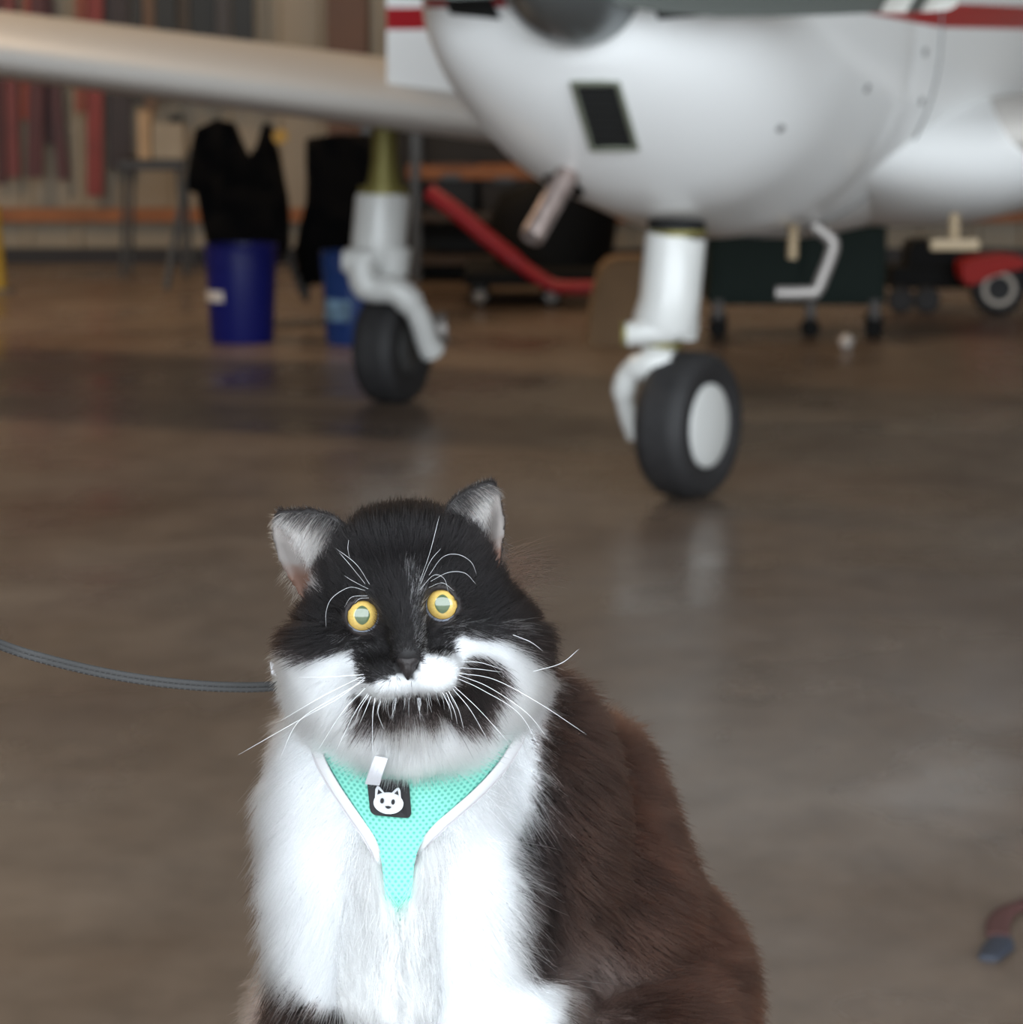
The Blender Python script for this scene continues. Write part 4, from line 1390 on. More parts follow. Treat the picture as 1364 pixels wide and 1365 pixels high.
def clump_of(p, cell, seed):
    """nearest jittered lattice point: centre of the tuft a hair belongs to"""
    r_ = np.random.default_rng(seed)
    tab = r_.random((4096, 3))
    base = np.floor(p / cell).astype(np.int64)
    best = np.full(len(p), 9.0); bc = np.zeros_like(p); bid = np.zeros(len(p), np.int64)
    for i in (-1, 0, 1):
        for j in (-1, 0, 1):
            for k in (-1, 0, 1):
                c = base + (i, j, k)
                hh = (c[:, 0] * 73856093 ^ c[:, 1] * 19349663 ^ c[:, 2] * 83492791) & 4095
                q = (c + tab[hh]) * cell
                d = np.linalg.norm(q - p, axis=1)
                m = d < best
                best[m] = d[m]; bc[m] = q[m]; bid[m] = hh[m]
    return bc, bid

def grow(root, nor, flow, length, lift, droop, seed, clump=0.0, cell=0.006, curl=0.0, nseg=6, jitter=0.15):
    """returns points (n, nseg, 3)"""
    r_ = np.random.default_rng(seed)
    n = len(root)
    t = tang(flow, nor)
    d = unit(t * np.cos(lift)[:, None] + nor * np.sin(lift)[:, None] + jitter * r_.normal(size=(n, 3)))
    bend = unit(t * 1.0 + 0.0 * nor)
    pts = np.empty((n, nseg, 3))
    pts[:, 0] = root
    step = (length / (nseg - 1))[:, None]
    side = np.cross(nor, t)
    ph = r_.uniform(0, 6.28, n)
    for i in range(1, nseg):
        q = i / (nseg - 1)
        dd_ = unit(d + bend * (0.5 * q) + V(0, 0, -1) * (droop * q)[:, None] + side * (curl * np.sin(ph + q * 4))[:, None])
        pts[:, i] = pts[:, i - 1] + dd_ * step
    if clump > 0:
        bc, bid = clump_of(root, cell, seed + 1)
        rel = bc - root
        tmp = np.random.default_rng(seed + 2).random((4096,))
        for i in range(1, nseg):
            q = (i / (nseg - 1)) ** 1.4
            pts[:, i] += rel * (clump * q) * (0.4 + 0.9 * tmp[bid])[:, None]
    return pts

HAIRS = []     # (points, colours (n,3) or (n,nseg,3), root radius)
def add_hair(pts, col, rad):
    HAIRS.append((pts, col, rad))

def scatter(n, wfun, seed):
    r_ = np.random.default_rng(seed)
    cen = bv[tris].mean(1)
    fnn = unit(vn[tris].mean(1))
    w = area * wfun(cen, fnn)
    cum = np.cumsum(w); cum /= cum[-1]
    ti = np.searchsorted(cum, r_.random(n))
    ti = np.minimum(ti, len(tris) - 1)
    u = r_.random((n, 2)); u = np.where(u.sum(1, keepdims=True) > 1, 1 - u, u)
    b = np.stack([1 - u.sum(1), u[:, 0], u[:, 1]], 1)
    p = np.einsum('ij,ijk->ik', b, bv[tris[ti]])
    n_ = unit(np.einsum('ij,ijk->ik', b, vn[tris[ti]]))
    return p, n_

def in_panel(px, py, pad):
    l = np.interp(py, [p[1] for p in LEFTs], [p[0] for p in LEFTs])
    r = np.interp(py, [p[1] for p in RIGHTs], [p[0] for p in RIGHTs])
    return (px > l - pad) & (px < r + pad) & (py > 955) & (py < 1245)

NOSE = C(544, 885, -1.8)
def facing(c, n):
    t_ = unit(CAMP - c)
    return np.einsum('ij,ij->i', t_, n)

# head fur
def w_head(c, n):
    hd, ne = is_head(c)
    f = facing(c, n)
    px, py = proj(c)
    w = np.where(hd, 1.0, 0.0) * np.where(f > -0.25, 1.0, 0.3)
    near = np.clip(1.6 - np.hypot(px - 544, py - 870) / 130, 0.8, 1.6)
    w = w * near
    w = np.where(ne & (n[:, 1] < -0.05), 0, w)
    return w
hp, hn = scatter(74000, w_head, 21)
px, py = proj(hp)
keep = np.ones(len(hp), bool)
for c, ap in zip(EYE_C, EYE_AP):
    rr = np.hypot(hp[:, 0] - ap[0], hp[:, 2] - ap[2])
    keep &= ~((rr < 0.0100) & (hp[:, 1] < c[1] + 0.01))
keep &= ~(((px - 544) / 17) ** 2 + ((py - 888) / 20) ** 2 < 1)
hp, hn = hp[keep], hn[keep]
px, py = proj(hp)
_, ne = is_head(hp)
rr = np.hypot(px - 544, (py - 885))
dx, dy = px - 544, py - 885
flow = np.stack([dx / 26.0, np.full(len(px), 1.5), -dy / 26.0], 1)
up = dy < 0
flow[:, 1] += np.where(up, 2.0, 1.0)
# cheeks sweep outwards and down
chk = (py > 830) & (abs(dx) > 70)
flow[:, 2] -= np.where(chk, 2.2, 0)
chin = (py > 925) & (abs(dx) < 95)
flow[chin] = np.stack([dx[chin] / 60.0, np.full(chin.sum(), -0.15), -np.ones(chin.sum())], 1)
flow = np.where(ne[:, None], V(0, 0.4, 1.0) + np.stack([np.sign(dx) * 0.3, 0 * dx, 0 * dx], 1), flow)
L_ = np.interp(rr, [20, 45, 90, 140, 190, 240], [0.25, 0.42, 0.65, 0.95, 1.15, 1.3])
L_ = np.where(chk, np.interp(abs(dx), [70, 110, 170], [0.7, 1.4, 1.9]), L_)
L_ = np.where((py > 935) & (abs(dx) < 140), np.interp(py, [925, 950, 990], [0.7, 1.6, 2.4]), L_)
nearmouth = (py > 905) & (py < 940) & (abs(dx) < 80)
L_ = np.where(nearmouth, 0.55, L_)
L_ = np.where(ne, 0.45, L_)
L_ = L_ * 0.01 * rng.uniform(0.65, 1.2, len(L_))
lift = np.interp(rr, [20, 60, 140], [0.25, 0.35, 0.5]) + rng.normal(0, 0.08, len(rr))
lift = np.where(ne, 0.15, lift)
lift = np.where(chk, 0.55, lift)
droop = np.where(chk | chin, 0.45, 0.05)
pts = grow(hp, hn, flow, L_, lift, droop, 31, clump=0.35, cell=0.0045, curl=0.05)
hd_t = np.ones(len(hp), bool)
cm = coat(pts[:, 1] * 0.6 + pts[:, 0] * 0.4, hd_t, rng.normal(0, 2.2, (len(hp), 2)))
dark = cm.mean(1) < 0.2
cm = cm * np.where(dark, rng.uniform(0.6, 1.6, len(cm)), rng.uniform(0.94, 1.03, len(cm)))[:, None]
# scattered white hairs on the bridge, beside the right eye and along the mask's edge
px1, py1 = proj(pts[:, 1])
bl_x = np.interp(py1, [745, 765, 790, 820, 850, 875], [541, 548, 556, 556, 560, 566])
blz = (abs(px1 - bl_x) < np.interp(py1, [745, 780, 850], [5, 10, 8])) & (py1 > 748) & (py1 < 868) & (rng.random(len(px1)) < 0.30)
blz |= (px1 > 590) & (px1 < 690) & (py1 > 828) & (py1 < 866) & (rng.random(len(px1)) < 0.16)
blz |= (px1 > 450) & (px1 < 492) & (py1 > 842) & (py1 < 905) & (rng.random(len(px1)) < 0.10)
blz &= dark
cm[blz] = V(0.75, 0.75, 0.78)
add_hair(pts, np.clip(cm, 0.004, 0.97), np.where(blz, 0.00011, 0.00010))

# ear lining
for ei, E_ in enumerate(EARS):
    n = 4200
    r_ = np.random.default_rng(50 + ei)
    u = r_.random(n) ** 1.1 * 0.92; v = r_.random(n) ** 1.05 * 0.95 + 0.02
    s, ci, co = ear_point(E_, u, v)
    s = s + V(0, -0.0026, 0)
    d = unit(unit(co - ci) * (0.9 - 0.8 * u[:, None]) + V(0, -0.28, 0) + V(0, 0, 1) * (-0.75 + 0.9 * v[:, None] * (1 - u[:, None])) + 0.10 * r_.normal(size=(n, 3)))
    Ln = (0.008 + 0.012 * r_.random(n)) * (1.15 - 0.6 * v) * np.clip((1.05 - u) * 1.7, 0.45, 1)
    pts = np.empty((n, 6, 3)); pts[:, 0] = s
    for i in range(1, 6):
        q = i / 5
        dd_ = unit(d + V(0, 0.10, -0.55) * q)
        pts[:, i] = pts[:, i - 1] + dd_ * (Ln / 5)[:, None]
    base_dark = (v < 0.26 - 0.1 * u) & (u < 0.8)
    colr = np.where((r_.random(n) < 0.85)[:, None], V(0.72, 0.69, 0.67), V(0.35, 0.27, 0.24)) * r_.uniform(0.75, 1.05, (n, 1))
    colr = np.where((base_dark & (r_.random(n) < 0.75))[:, None], V(0.10, 0.05, 0.035) * r_.uniform(0.5, 1.8, (n, 1)), colr)
    rim = (u < 0.10) & (r_.random(n) < 0.7)
    colr = np.where(rim[:, None], V(0.02, 0.018, 0.018), colr)
    add_hair(pts, np.clip(colr, 0.004, 0.95), np.full(n, 0.00009))
    # short dark fringe along both edges, white guard hairs low on the outer edge
    for edge, cnt in ((0.0, 700), (1.0, 190)):
        v = r_.random(cnt); v = np.where(v > 0.98, 0.98, v)
        s, ci, co = ear_point(E_, np.full(cnt, edge), v)
        outw = unit((ci - co) if edge == 0 else (co - ci))
        d = unit(outw * 0.35 + V(0, 0.1, 0.0) + unit(E_[2] - E_[0]) * 0.6 + 0.2 * r_.normal(size=(cnt, 3)))
        Ln = 0.002 + 0.0035 * r_.random(cnt)
        if edge == 1.0:
            lowv = v < 0.35
            Ln = np.where(lowv, Ln * 2.0, Ln)
            d = np.where(lowv[:, None], unit(outw * 0.8 + V(0, -0.1, -0.25) + 0.25 * r_.normal(size=(cnt, 3))), d)
        pts = s[:, None, :] + d[:, None, :] * (np.linspace(0, 1, 5)[None, :, None] * Ln[:, None, None])
        if edge == 0:
            colr = np.where((r_.random(cnt) < 0.12)[:, None], V(0.5, 0.48, 0.46), V(0.016, 0.014, 0.014))
        else:
            colr = np.where(((ei == 0) & (v > 0.0))[:, None], V(0.78, 0.77, 0.76), V(0.06, 0.05, 0.05))
        add_hair(np.repeat(pts, 1, 0), colr * r_.uniform(0.8, 1.1, (cnt, 1)), np.full(cnt, 0.00009))

# body fur
def w_body(c, n):
    hd, ne = is_head(c)
    f = facing(c, n)
    px, py = proj(c)
    w = np.where(hd, 0.0, 1.0) * np.where(f > -0.3, 1.0, 0.22) * np.where(py > 1420, 0.12, 1.0)
    return w
bp_, bn_ = scatter(135000, w_body, 22)
px, py = proj(bp_)
ip = in_panel(px, py, 8)
keep = ~(ip & (facing(bp_, bn_) > 0.1))
keep &= bp_[:, 2] > TZ + 0.004
bp_, bn_ = bp_[keep], bn_[keep]
px, py = proj(bp_)
off = (bp_[:, 1] - D0) * 100
wcol = coat(bp_, np.zeros(len(bp_), bool))
white = wcol.mean(1) > 0.4
sgn = np.clip((px - 532) / 90, -1, 1)
# around the panel the fur parts; lower down it sweeps inwards over its edge
inward = np.clip((py - 1120) / 60, 0, 1) * np.clip((1290 - py) / 60, 0, 1) * np.exp(-((px - 532) / 70) ** 2)
fx = sgn * 0.55 * (1 - 1.7 * inward)
flow = np.stack([fx, np.full(len(px), 0.05), np.full(len(px), -1.0)], 1)
flow += 0.35 * np.stack([wob(bp_, 75, 41), wob(bp_, 75, 42), 0.4 * wob(bp_, 75, 43)], 1)
rightside = px > 700
flow = np.where(rightside[:, None], np.stack([0.75 + 0.5 * wob(bp_, 45, 44), 0.35 + 0 * px, -0.62 + 0.35 * wob(bp_, 45, 45)], 1), flow)
upneck = (py < 960)
flow = np.where((upneck & (px > 600))[:, None], np.stack([0.9 + 0 * px, 0.4 + 0 * px, 0.05 - (py - 800) / 260], 1), flow)
L_ = np.where(white, 2.5, 1.9)
L_ = np.where((py > 1290) & white, 1.7, L_)
L_ = np.where(white & in_panel(px, py, 60), 1.9, L_)
L_ = np.where(upneck & (px > 600), 2.0, L_)
L_ = np.where((px < 410) & (py > 1180), 2.6, L_)
L_ = L_ * 0.01 * rng.uniform(0.6, 1.25, len(L_))
lift = np.where(white, 0.42, 0.62) + rng.normal(0, 0.10, len(px)) + 0.12 * wob(bp_, 60, 46)
lift = np.where(white & in_panel(px, py, 60), 0.48, lift)
droop = np.where(white, 0.35, 0.10)
pts = grow(bp_, bn_, flow, L_, lift, droop, 61, clump=0.55, cell=0.0085, curl=0.12, nseg=7, jitter=0.14)
cmb = coat(pts[:, 2], np.zeros(len(bp_), bool), rng.normal(0, 4.0, (len(bp_), 2)))
dark = cmb.mean(1) < 0.3
_, tid = clump_of(bp_, 0.012, 9)
ctone = np.random.default_rng(10).uniform(0, 1, 4096)[tid]
tone = np.where(dark, rng.uniform(0.6, 1.4, len(cmb)) * (0.55 + 0.9 * ctone), rng.uniform(0.90, 1.04, len(cmb)) * (0.90 + 0.14 * ctone))
cmb = cmb * tone[:, None]
cream = (~dark) & (wob(bp_, 110, 47) > 0.5)
cmb[cream] *= V(1.0, 0.985, 0.93)
pc = np.repeat(cmb[:, None, :], 7, 1)
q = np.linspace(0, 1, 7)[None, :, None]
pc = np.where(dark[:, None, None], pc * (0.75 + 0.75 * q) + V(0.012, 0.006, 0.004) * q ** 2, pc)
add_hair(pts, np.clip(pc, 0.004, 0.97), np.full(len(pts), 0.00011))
# single white wisps reaching over the dark shoulder
wi = np.where((~dark) & (px > 640) & (px < 735) & (py > 980) & (py < 1310))[0]
wi = wi[:260]
sel = bp_[wi]
pts = grow(sel, bn_[wi], np.tile(V(0.8, 0.1, -0.55), (len(wi), 1)), np.full(len(wi), 0.034) * rng.uniform(0.7, 1.2, len(wi)), np.full(len(wi), 0.5), np.full(len(wi), 0.2), 71, nseg=7, jitter=0.22, curl=0.2)
add_hair(pts, np.tile(V(0.8, 0.8, 0.82), (len(wi), 1)), np.full(len(wi), 0.00010))

# loose brown tuft behind the right-hand ear
n = 190
r_ = np.random.default_rng(77)
roots = np.array([C(a, b, c) for a, b, c in zip(r_.uniform(645, 692, n), r_.uniform(745, 810, n), r_.uniform(6.5, 10.0, n))])
dirn = unit(np.stack([0.8 + 0.3 * r_.normal(size=n), 0.25 + 0 * roots[:, 0], 0.45 + 0.4 * r_.normal(size=n)], 1))
Lc = r_.uniform(0.014, 0.034, n)
pts = np.empty((n, 7, 3)); pts[:, 0] = roots
for i in range(1, 7):
    pts[:, i] = pts[:, i - 1] + unit(dirn + V(0.35, 0, -0.5) * (i / 6)) * (Lc / 6)[:, None]
add_hair(pts, np.tile(BROWN * 4.0, (n, 1)) * r_.uniform(0.5, 1.8, (n, 1)), np.full(n, 0.00009))

# chin and throat fur that hangs over the top of the harness
n = 15000
r_ = np.random.default_rng(81)
cpx = r_.normal(548, 50, n); cpy = r_.uniform(950, 996, n) - 22 * np.clip(abs(cpx - 548) / 110, 0, 1)
roots, nors = [], []
for a, b in zip(cpx, cpy):
    d = (Vector(P(a, b, 1.5)) - Vector(CAMP)).normalized()
    hit_ = body_bvh.ray_cast(Vector(CAMP), d)
    if hit_[0] is not None:
        roots.append(hit_[0]); nors.append(hit_[1] if hit_[1].dot(d) < 0 else -hit_[1])
roots, nors = np.array(roots), np.array(nors)
px, py = proj(roots)
Lc = (0.022 - 0.010 * abs(px - 548) / 130) * r_.uniform(0.6, 1.15, len(roots))
tgt = np.array([panel(a, b + 28, 0.006) for a, b in zip(px, py)])
flow = unit(tgt - roots)
pts = np.empty((len(roots), 7, 3)); pts[:, 0] = roots
dirn = unit(flow + np.stack([(px - 545) / 260, 0 * px, 0 * px], 1) + 0.13 * r_.normal(size=(len(roots), 3)) + nors * 0.25)
for i in range(1, 7):
    pts[:, i] = pts[:, i - 1] + unit(dirn + V(0, -0.12, -0.5) * (i / 6)) * (Lc / 6)[:, None]
bc, bid = clump_of(roots, 0.006, 5)
for i in range(1, 7):
    pts[:, i] += (bc - roots) * 0.4 * (i / 6) ** 1.4 * V(1, 0, 0.4)
colr = WHITE * 1.12 * V(0.97, 0.955, 0.93) * r_.uniform(0.9, 1.02, (len(roots), 1))
pm, qm = proj(pts[:, 2])
mo = inside(pm, qm + 2, MOUTH_BLACK)
colr[mo] = V(0.02, 0.016, 0.014)
for i in range(1, 7):
    pts[mo, i] = pts[mo, 0] + (pts[mo, i] - pts[mo, 0]) * 0.35
add_hair(pts, np.clip(colr, 0.004, 0.97), np.full(len(roots), 0.00010))

# fur that closes over the lower end and the sides of the harness
n = 12000
r_ = np.random.default_rng(83)
k_ = np.digitize(r_.random(n), [0.47, 0.93])
qy = np.where(k_ == 2, 1208 + 130 * r_.random(n) ** 1.3, 1105 + 235 * r_.random(n) ** 0.8)
le = np.interp(qy, [p[1] for p in LEFTs], [p[0] for p in LEFTs]); ri = np.interp(qy, [p[1] for p in RIGHTs], [p[0] for p in RIGHTs])
qx = np.where(k_ == 0, le - 4 - 66 * r_.random(n) ** 1.7, np.where(k_ == 1, ri + 4 + 66 * r_.random(n) ** 1.7, r_.normal(532, 20, n)))
roots = np.array([panel(a, b, (0.0005 if kk == 2 else -0.0015) - 0.003 * (b < 1150)) for a, b, kk in zip(qx, qy, k_)])
aim = np.where(k_ == 0, 0.42, np.where(k_ == 1, -0.5, 0.0)) * np.clip((qy - 1120) / 60, 0.0, 1)
dirn = unit(np.stack([aim, np.full(n, -0.20), np.full(n, -0.8)], 1) + 0.16 * r_.normal(size=(n, 3)))
Lc = 0.022 * r_.uniform(0.6, 1.25, n)
pts = np.empty((n, 7, 3)); pts[:, 0] = roots
for i in range(1, 7):
    pts[:, i] = pts[:, i - 1] + unit(dirn + V(0, 0.28, -0.5) * (i / 6)) * (Lc / 6)[:, None]
bc, bid = clump_of(roots, 0.009, 15)
for i in range(1, 7):
    pts[:, i] += (bc - roots) * 0.5 * (i / 6) ** 1.4 * V(1, 0.3, 0.6)
tn = np.random.default_rng(16).uniform(0.86, 1.04, 4096)[bid]
add_hair(pts, np.clip(WHITE * np.where(k_ == 2, 1.62, 1.80)[:, None] * (tn * r_.uniform(0.93, 1.03, n))[:, None], 0, 0.97), np.full(n, 0.00011))

def hair_object(name, sets, parent, matl):
    cu = bpy.data.hair_curves.new(name)
    sizes, P_, C_, R_ = [], [], [], []
    for pts, col, rad in sets:
        n, k, _ = pts.shape
        sizes += [k] * n
        P_.append(pts.reshape(-1, 3))
        if col.ndim == 2:
            col = np.repeat(col[:, None, :], k, 1)
        C_.append(col.reshape(-1, 3))
        taper = np.array([1.0] * (k - 3) + [0.85, 0.6, 0.2]) if k > 3 else np.ones(k)
        R_.append((np.asarray(rad)[:, None] * taper[None]).ravel())
    P_ = np.concatenate(P_) - world_loc(parent); C_ = np.concatenate(C_); R_ = np.concatenate(R_)
    cu.add_curves(sizes)
    cu.attributes['position'].data.foreach_set('vector', P_.astype(np.float32).ravel())
    ra = cu.attributes.get('radius') or cu.attributes.new('radius', 'FLOAT', 'POINT')
    ra.data.foreach_set('value', R_.astype(np.float32))
    ct = cu.attributes.new('coat', 'FLOAT_COLOR', 'POINT')
    ct.data.foreach_set('color', np.concatenate([C_, np.ones((len(C_), 1))], 1).astype(np.float32).ravel())
    cu.materials.append(matl)
    o = bpy.data.objects.new(name, cu)
    COL.objects.link(o)
    o.parent = parent
    return o

fur = hair_object('fur', HAIRS, cat, M_fur)
fur['kind'] = 'stuff'

# ---- whiskers and brow hairs
WH = []
def whisker(pts, w=0.00019, o0=-1.3, o1=-0.6):
    n = len(pts)
    q = bez([V(a, b, o0 + (o1 - o0) * i / (n - 1) - 0.7 * math.sin(math.pi * i / (n - 1))) for i, (a, b) in enumerate(pts)], 14)
    WH.append((np.array([[C(*p) for p in q]]), np.array([[0.92, 0.93, 0.95]]), np.array([w * 0.62])))
for w in ([(614, 882), (640, 883), (672, 893)], [(614, 890), (640, 892), (670, 896)], [(612, 897), (660, 906), (720, 938), (782, 979)], [(612, 900), (652, 916), (702, 950), (732, 987)],
          [(612, 905), (642, 919), (692, 951), (722, 1002)], [(606, 915), (640, 947), (680, 992)], [(604, 918), (627, 946), (650, 986)], [(598, 921), (611, 945), (619, 974)],
          [(590, 923), (600, 944), (603, 960)], [(711, 895), (748, 884), (772, 865)], [(684, 846), (708, 856), (724, 868)], [(595, 923), (606, 948), (610, 966)],
          [(487, 903), (452, 930), (402, 958), (318, 1006)], [(486, 907), (446, 930), (398, 962), (373, 1012)], [(487, 917), (456, 950), (424, 1000)], [(490, 925), (472, 952), (447, 1004)],
          [(500, 930), (497, 957), (497, 1008)], [(485, 899), (440, 902), (398, 903)], [(482, 902), (430, 928), (372, 962)], [(495, 928), (486, 950), (478, 968)],
          [(508, 934), (504, 950), (512, 972)], [(492, 926), (480, 945), (474, 962)]):
    whisker(w)
r_ = np.random.default_rng(91)
for i in range(26):
    a = r_.uniform(498, 600)
    b = 930 if a < 570 else 924
    s = (a - 548) / 52
    ln = r_.uniform(14, 32)
    whisker([(a, b), (a + 4 * s, b + ln * 0.5), (a + 9 * s + r_.normal(0, 3), b + ln)], 0.00008, -1.0, -0.9)
for w in ([(493, 779), (475, 752), (448, 731)], [(487, 778), (466, 752), (452, 736)], [(491, 785), (470, 774), (459, 767)], [(487, 787), (466, 783), (443, 797), (435, 816), (435, 836)],
          [(490, 794), (469, 796), (459, 810)], [(465, 720), (464, 732), (467, 746)], [(492, 797), (480, 798), (472, 805)],
          [(560, 775), (574, 734), (586, 687)], [(561, 778), (574, 748), (588, 731)], [(572, 767), (590, 743), (610, 739), (628, 749), (636, 767)],
          [(574, 775), (598, 763), (620, 764), (635, 779)], [(560, 786), (578, 767), (592, 771), (598, 789)], [(572, 783), (590, 777), (606, 788)]):
    whisker(w, 0.00011, -0.1, -0.1)
wk = hair_object('whiskers', WH, cat, mat('white_whisker', (0.62, 0.63, 0.65), 0.35))
wk['kind'] = 'stuff'
wk['label'] = 'long white whiskers and brow hairs'

# ---- eyes
def eye_mat():
    m = bpy.data.materials.new('cat_eye')
    m.use_nodes = True
    nt = m.node_tree
    N, L = nt.nodes.new, nt.links.new
    b = nt.nodes['Principled BSDF']
    b.inputs['Roughness'].default_value = 0.12
    b.inputs['Coat Weight'].default_value = 1.0
    b.inputs['Coat Roughness'].default_value = 0.015
    tc = N('ShaderNodeTexCoord'); sx = N('ShaderNodeSeparateXYZ')
    L(tc.outputs['Object'], sx.inputs['Vector'])
    def math_(op, a, b_=None):
        n = N('ShaderNodeMath'); n.operation = op
        for i, v in enumerate((a, b_)):
            if v is None: continue
            if isinstance(v, (int, float)): n.inputs[i].default_value = v
            else: L(v, n.inputs[i])
        return n.outputs[0]
    X, Z = sx.outputs['X'], sx.outputs['Z']
    rad = math_('SQRT', math_('ADD', math_('MULTIPLY', X, X), math_('MULTIPLY', Z, Z)))
    # pupil: tall almond
    px = math_('DIVIDE', math_('ABSOLUTE', X), 0.0043)
    pz = math_('DIVIDE', math_('ABSOLUTE', Z), 0.0053)
    pr = math_('ADD', math_('POWER', px, 1.7), math_('POWER', pz, 1.7))
    rp = N('ShaderNodeValToRGB'); L(pr, rp.inputs['Fac'])
    rp.color_ramp.elements[0].position = 0.86; rp.color_ramp.elements[0].color = (1, 1, 1, 1)
    rp.color_ramp.elements[1].position = 0.99; rp.color_ramp.elements[1].color = (0, 0, 0, 1)
    rn = math_('DIVIDE', rad, 0.0086)
    ri = N('ShaderNodeValToRGB'); L(rn, ri.inputs['Fac'])
    cr = ri.color_ramp
    cr.elements[0].position = 0.35; cr.elements[0].color = (0.44, 0.335, 0.085, 1)
    cr.elements[1].position = 0.90; cr.elements[1].color = (0.42, 0.275, 0.075, 1)
    for p_, c_ in ((0.62, (0.47, 0.325, 0.095, 1)), (0.945, (0.05, 0.03, 0.015, 1)), (0.97, (0.34, 0.37, 0.45, 1))):
        e = cr.elements.new(p_); e.color = c_
    nz = N('ShaderNodeTexNoise'); nz.inputs['Scale'].default_value = 900; nz.inputs['Detail'].default_value = 3
    L(tc.outputs['Object'], nz.inputs['Vector'])
    mm = N('ShaderNodeMixRGB'); mm.blend_type = 'MULTIPLY'; mm.inputs['Fac'].default_value = 0.35
    L(ri.outputs['Color'], mm.inputs['Color1'])
    rz_ = N('ShaderNodeValToRGB'); L(nz.outputs['Fac'], rz_.inputs['Fac'])
    rz_.color_ramp.elements[0].position = 0.35; rz_.color_ramp.elements[0].color = (0.6, 0.6, 0.5, 1)
    rz_.color_ramp.elements[1].position = 0.6
    L(rz_.outputs['Color'], mm.inputs['Color2'])
    mx = N('ShaderNodeMixRGB')
    L(rp.outputs['Color'], mx.inputs['Fac'])
    L(mm.outputs['Color'], mx.inputs['Color1'])
    mx.inputs['Color2'].default_value = (0.060, 0.085, 0.045, 1)
    L(mx.outputs['Color'], b.inputs['Base Color'])
    return m
M_eye = eye_mat()
for (ex, ey, s), c in zip(EYES, EYE_C):
    bm = bmesh.new()
    bmesh.ops.create_uvsphere(bm, u_segments=48, v_segments=32, radius=EYE_R * 0.01)
    for v in bm.verts:   # cornea bulge
        r = math.hypot(v.co.x, v.co.z)
        if v.co.y < 0 and r < 0.0085:
            v.co.y -= 0.0012 * (1 - (r / 0.0085) ** 2)
    me = bpy.data.meshes.new('eye')
    bm.to_mesh(me); bm.free()
    me.shade_smooth()
    me.materials.append(M_eye)
    o = bpy.data.objects.new('eye', me)
    COL.objects.link(o)
    o.parent = cat
    o.location = Vector(c) - cat.location
    vd = Vector(CAMP) - Vector(c)
    o.rotation_euler = (math.atan2(-vd.z, -vd.y), 0, math.atan2(vd.x, -vd.y))
    o['label'] = 'round yellow eye'

# ---- nose leather
bm = bmesh.new()
bmesh.ops.create_uvsphere(bm, u_segments=64, v_segments=40, radius=1.0)
nc = C(544, 887, -1.15)
for v in bm.verts:
    x, y, z = v.co
    wz = 0.60 + 0.42 * max(-1, min(1, z * 1.3))
    if z < -0.2:
        wz = 0.55 - 0.42 * (-z - 0.2)
    X = x * 0.0078 * max(wz, 0.16); Y = y * 0.0062; Z = z * 0.0078
    for sg in (-1, 1):     # nostrils
        d = ((X - sg * 0.0040) / 0.0016) ** 2 + ((Z - 0.0005) / 0.0014) ** 2
        if y < 0:
            Y += 0.0022 * math.exp(-d)
    if y < 0 and z < 0.3:
        Y += 0.0006 * math.exp(-(X / 0.0005) ** 2)
    v.co = (nc[0] + X, nc[1] + Y, nc[2] + Z)
g = ([tuple(v.co) for v in bm.verts], [tuple(v.index for v in f.verts) for f in bm.faces])
bm.free()
nose = make('nose', g, mat('nose_leather', (0.014, 0.011, 0.011), 0.55, spec=0.3, bump=0.15, scale=700), cat, angle=None)

# ---- harness
def mesh_knit():
    m = mat('mint_mesh_knit', (0.24, 0.72, 0.62), 0.7, spec=0.2)
    nt = m.node_tree
    N, L = nt.nodes.new, nt.links.new
    tc = N('ShaderNodeTexCoord'); sx = N('ShaderNodeSeparateXYZ')
    L(tc.outputs['Object'], sx.inputs['Vector'])
    def mt(op, a, b_=None):
        n = N('ShaderNodeMath'); n.operation = op
        for i, v in enumerate((a, b_)):
            if v is None: continue
            if isinstance(v, (int, float)): n.inputs[i].default_value = v
            else: L(v, n.inputs[i])
        return n.outputs[0]
    ds = []
    ax, az = 0.0034, 0.0046
    for o_ in (0.0, 0.5):
        fx_ = mt('SUBTRACT', mt('FRACT', mt('ADD', mt('DIVIDE', sx.outputs['X'], ax), o_ + 100)), 0.5)
        fz_ = mt('SUBTRACT', mt('FRACT', mt('ADD', mt('DIVIDE', sx.outputs['Z'], az), o_ + 100)), 0.5)
        fx_ = mt('MULTIPLY', fx_, 1.0); fz_ = mt('MULTIPLY', fz_, 1.35)
        ds.append(mt('SQRT', mt('ADD', mt('MULTIPLY', fx_, fx_), mt('MULTIPLY', fz_, fz_))))
    d = mt('MINIMUM', ds[0], ds[1])
    r = N('ShaderNodeValToRGB'); L(d, r.inputs['Fac'])
    r.color_ramp.elements[0].position = 0.16; r.color_ramp.elements[0].color = (0.085, 0.33, 0.265, 1)
    r.color_ramp.elements[1].position = 0.34; r.color_ramp.elements[1].color = (0.185, 0.52, 0.43, 1)
    b = nt.nodes['Principled BSDF']
    L(r.outputs['Color'], b.inputs['Base Color'])
    bp = N('ShaderNodeBump'); bp.inputs['Strength'].default_value = 0.5; bp.inputs['Distance'].default_value = 0.0008
    L(d, bp.inputs['Height']); L(bp.outputs['Normal'], b.inputs['Normal'])
    return m
M_knit = mesh_knit()
M_piping = mat('white_reflective_piping', (0.60, 0.60, 0.62), 0.45)
M_stitch = mat('grey_stitching', (0.40, 0.38, 0.40), 0.7)

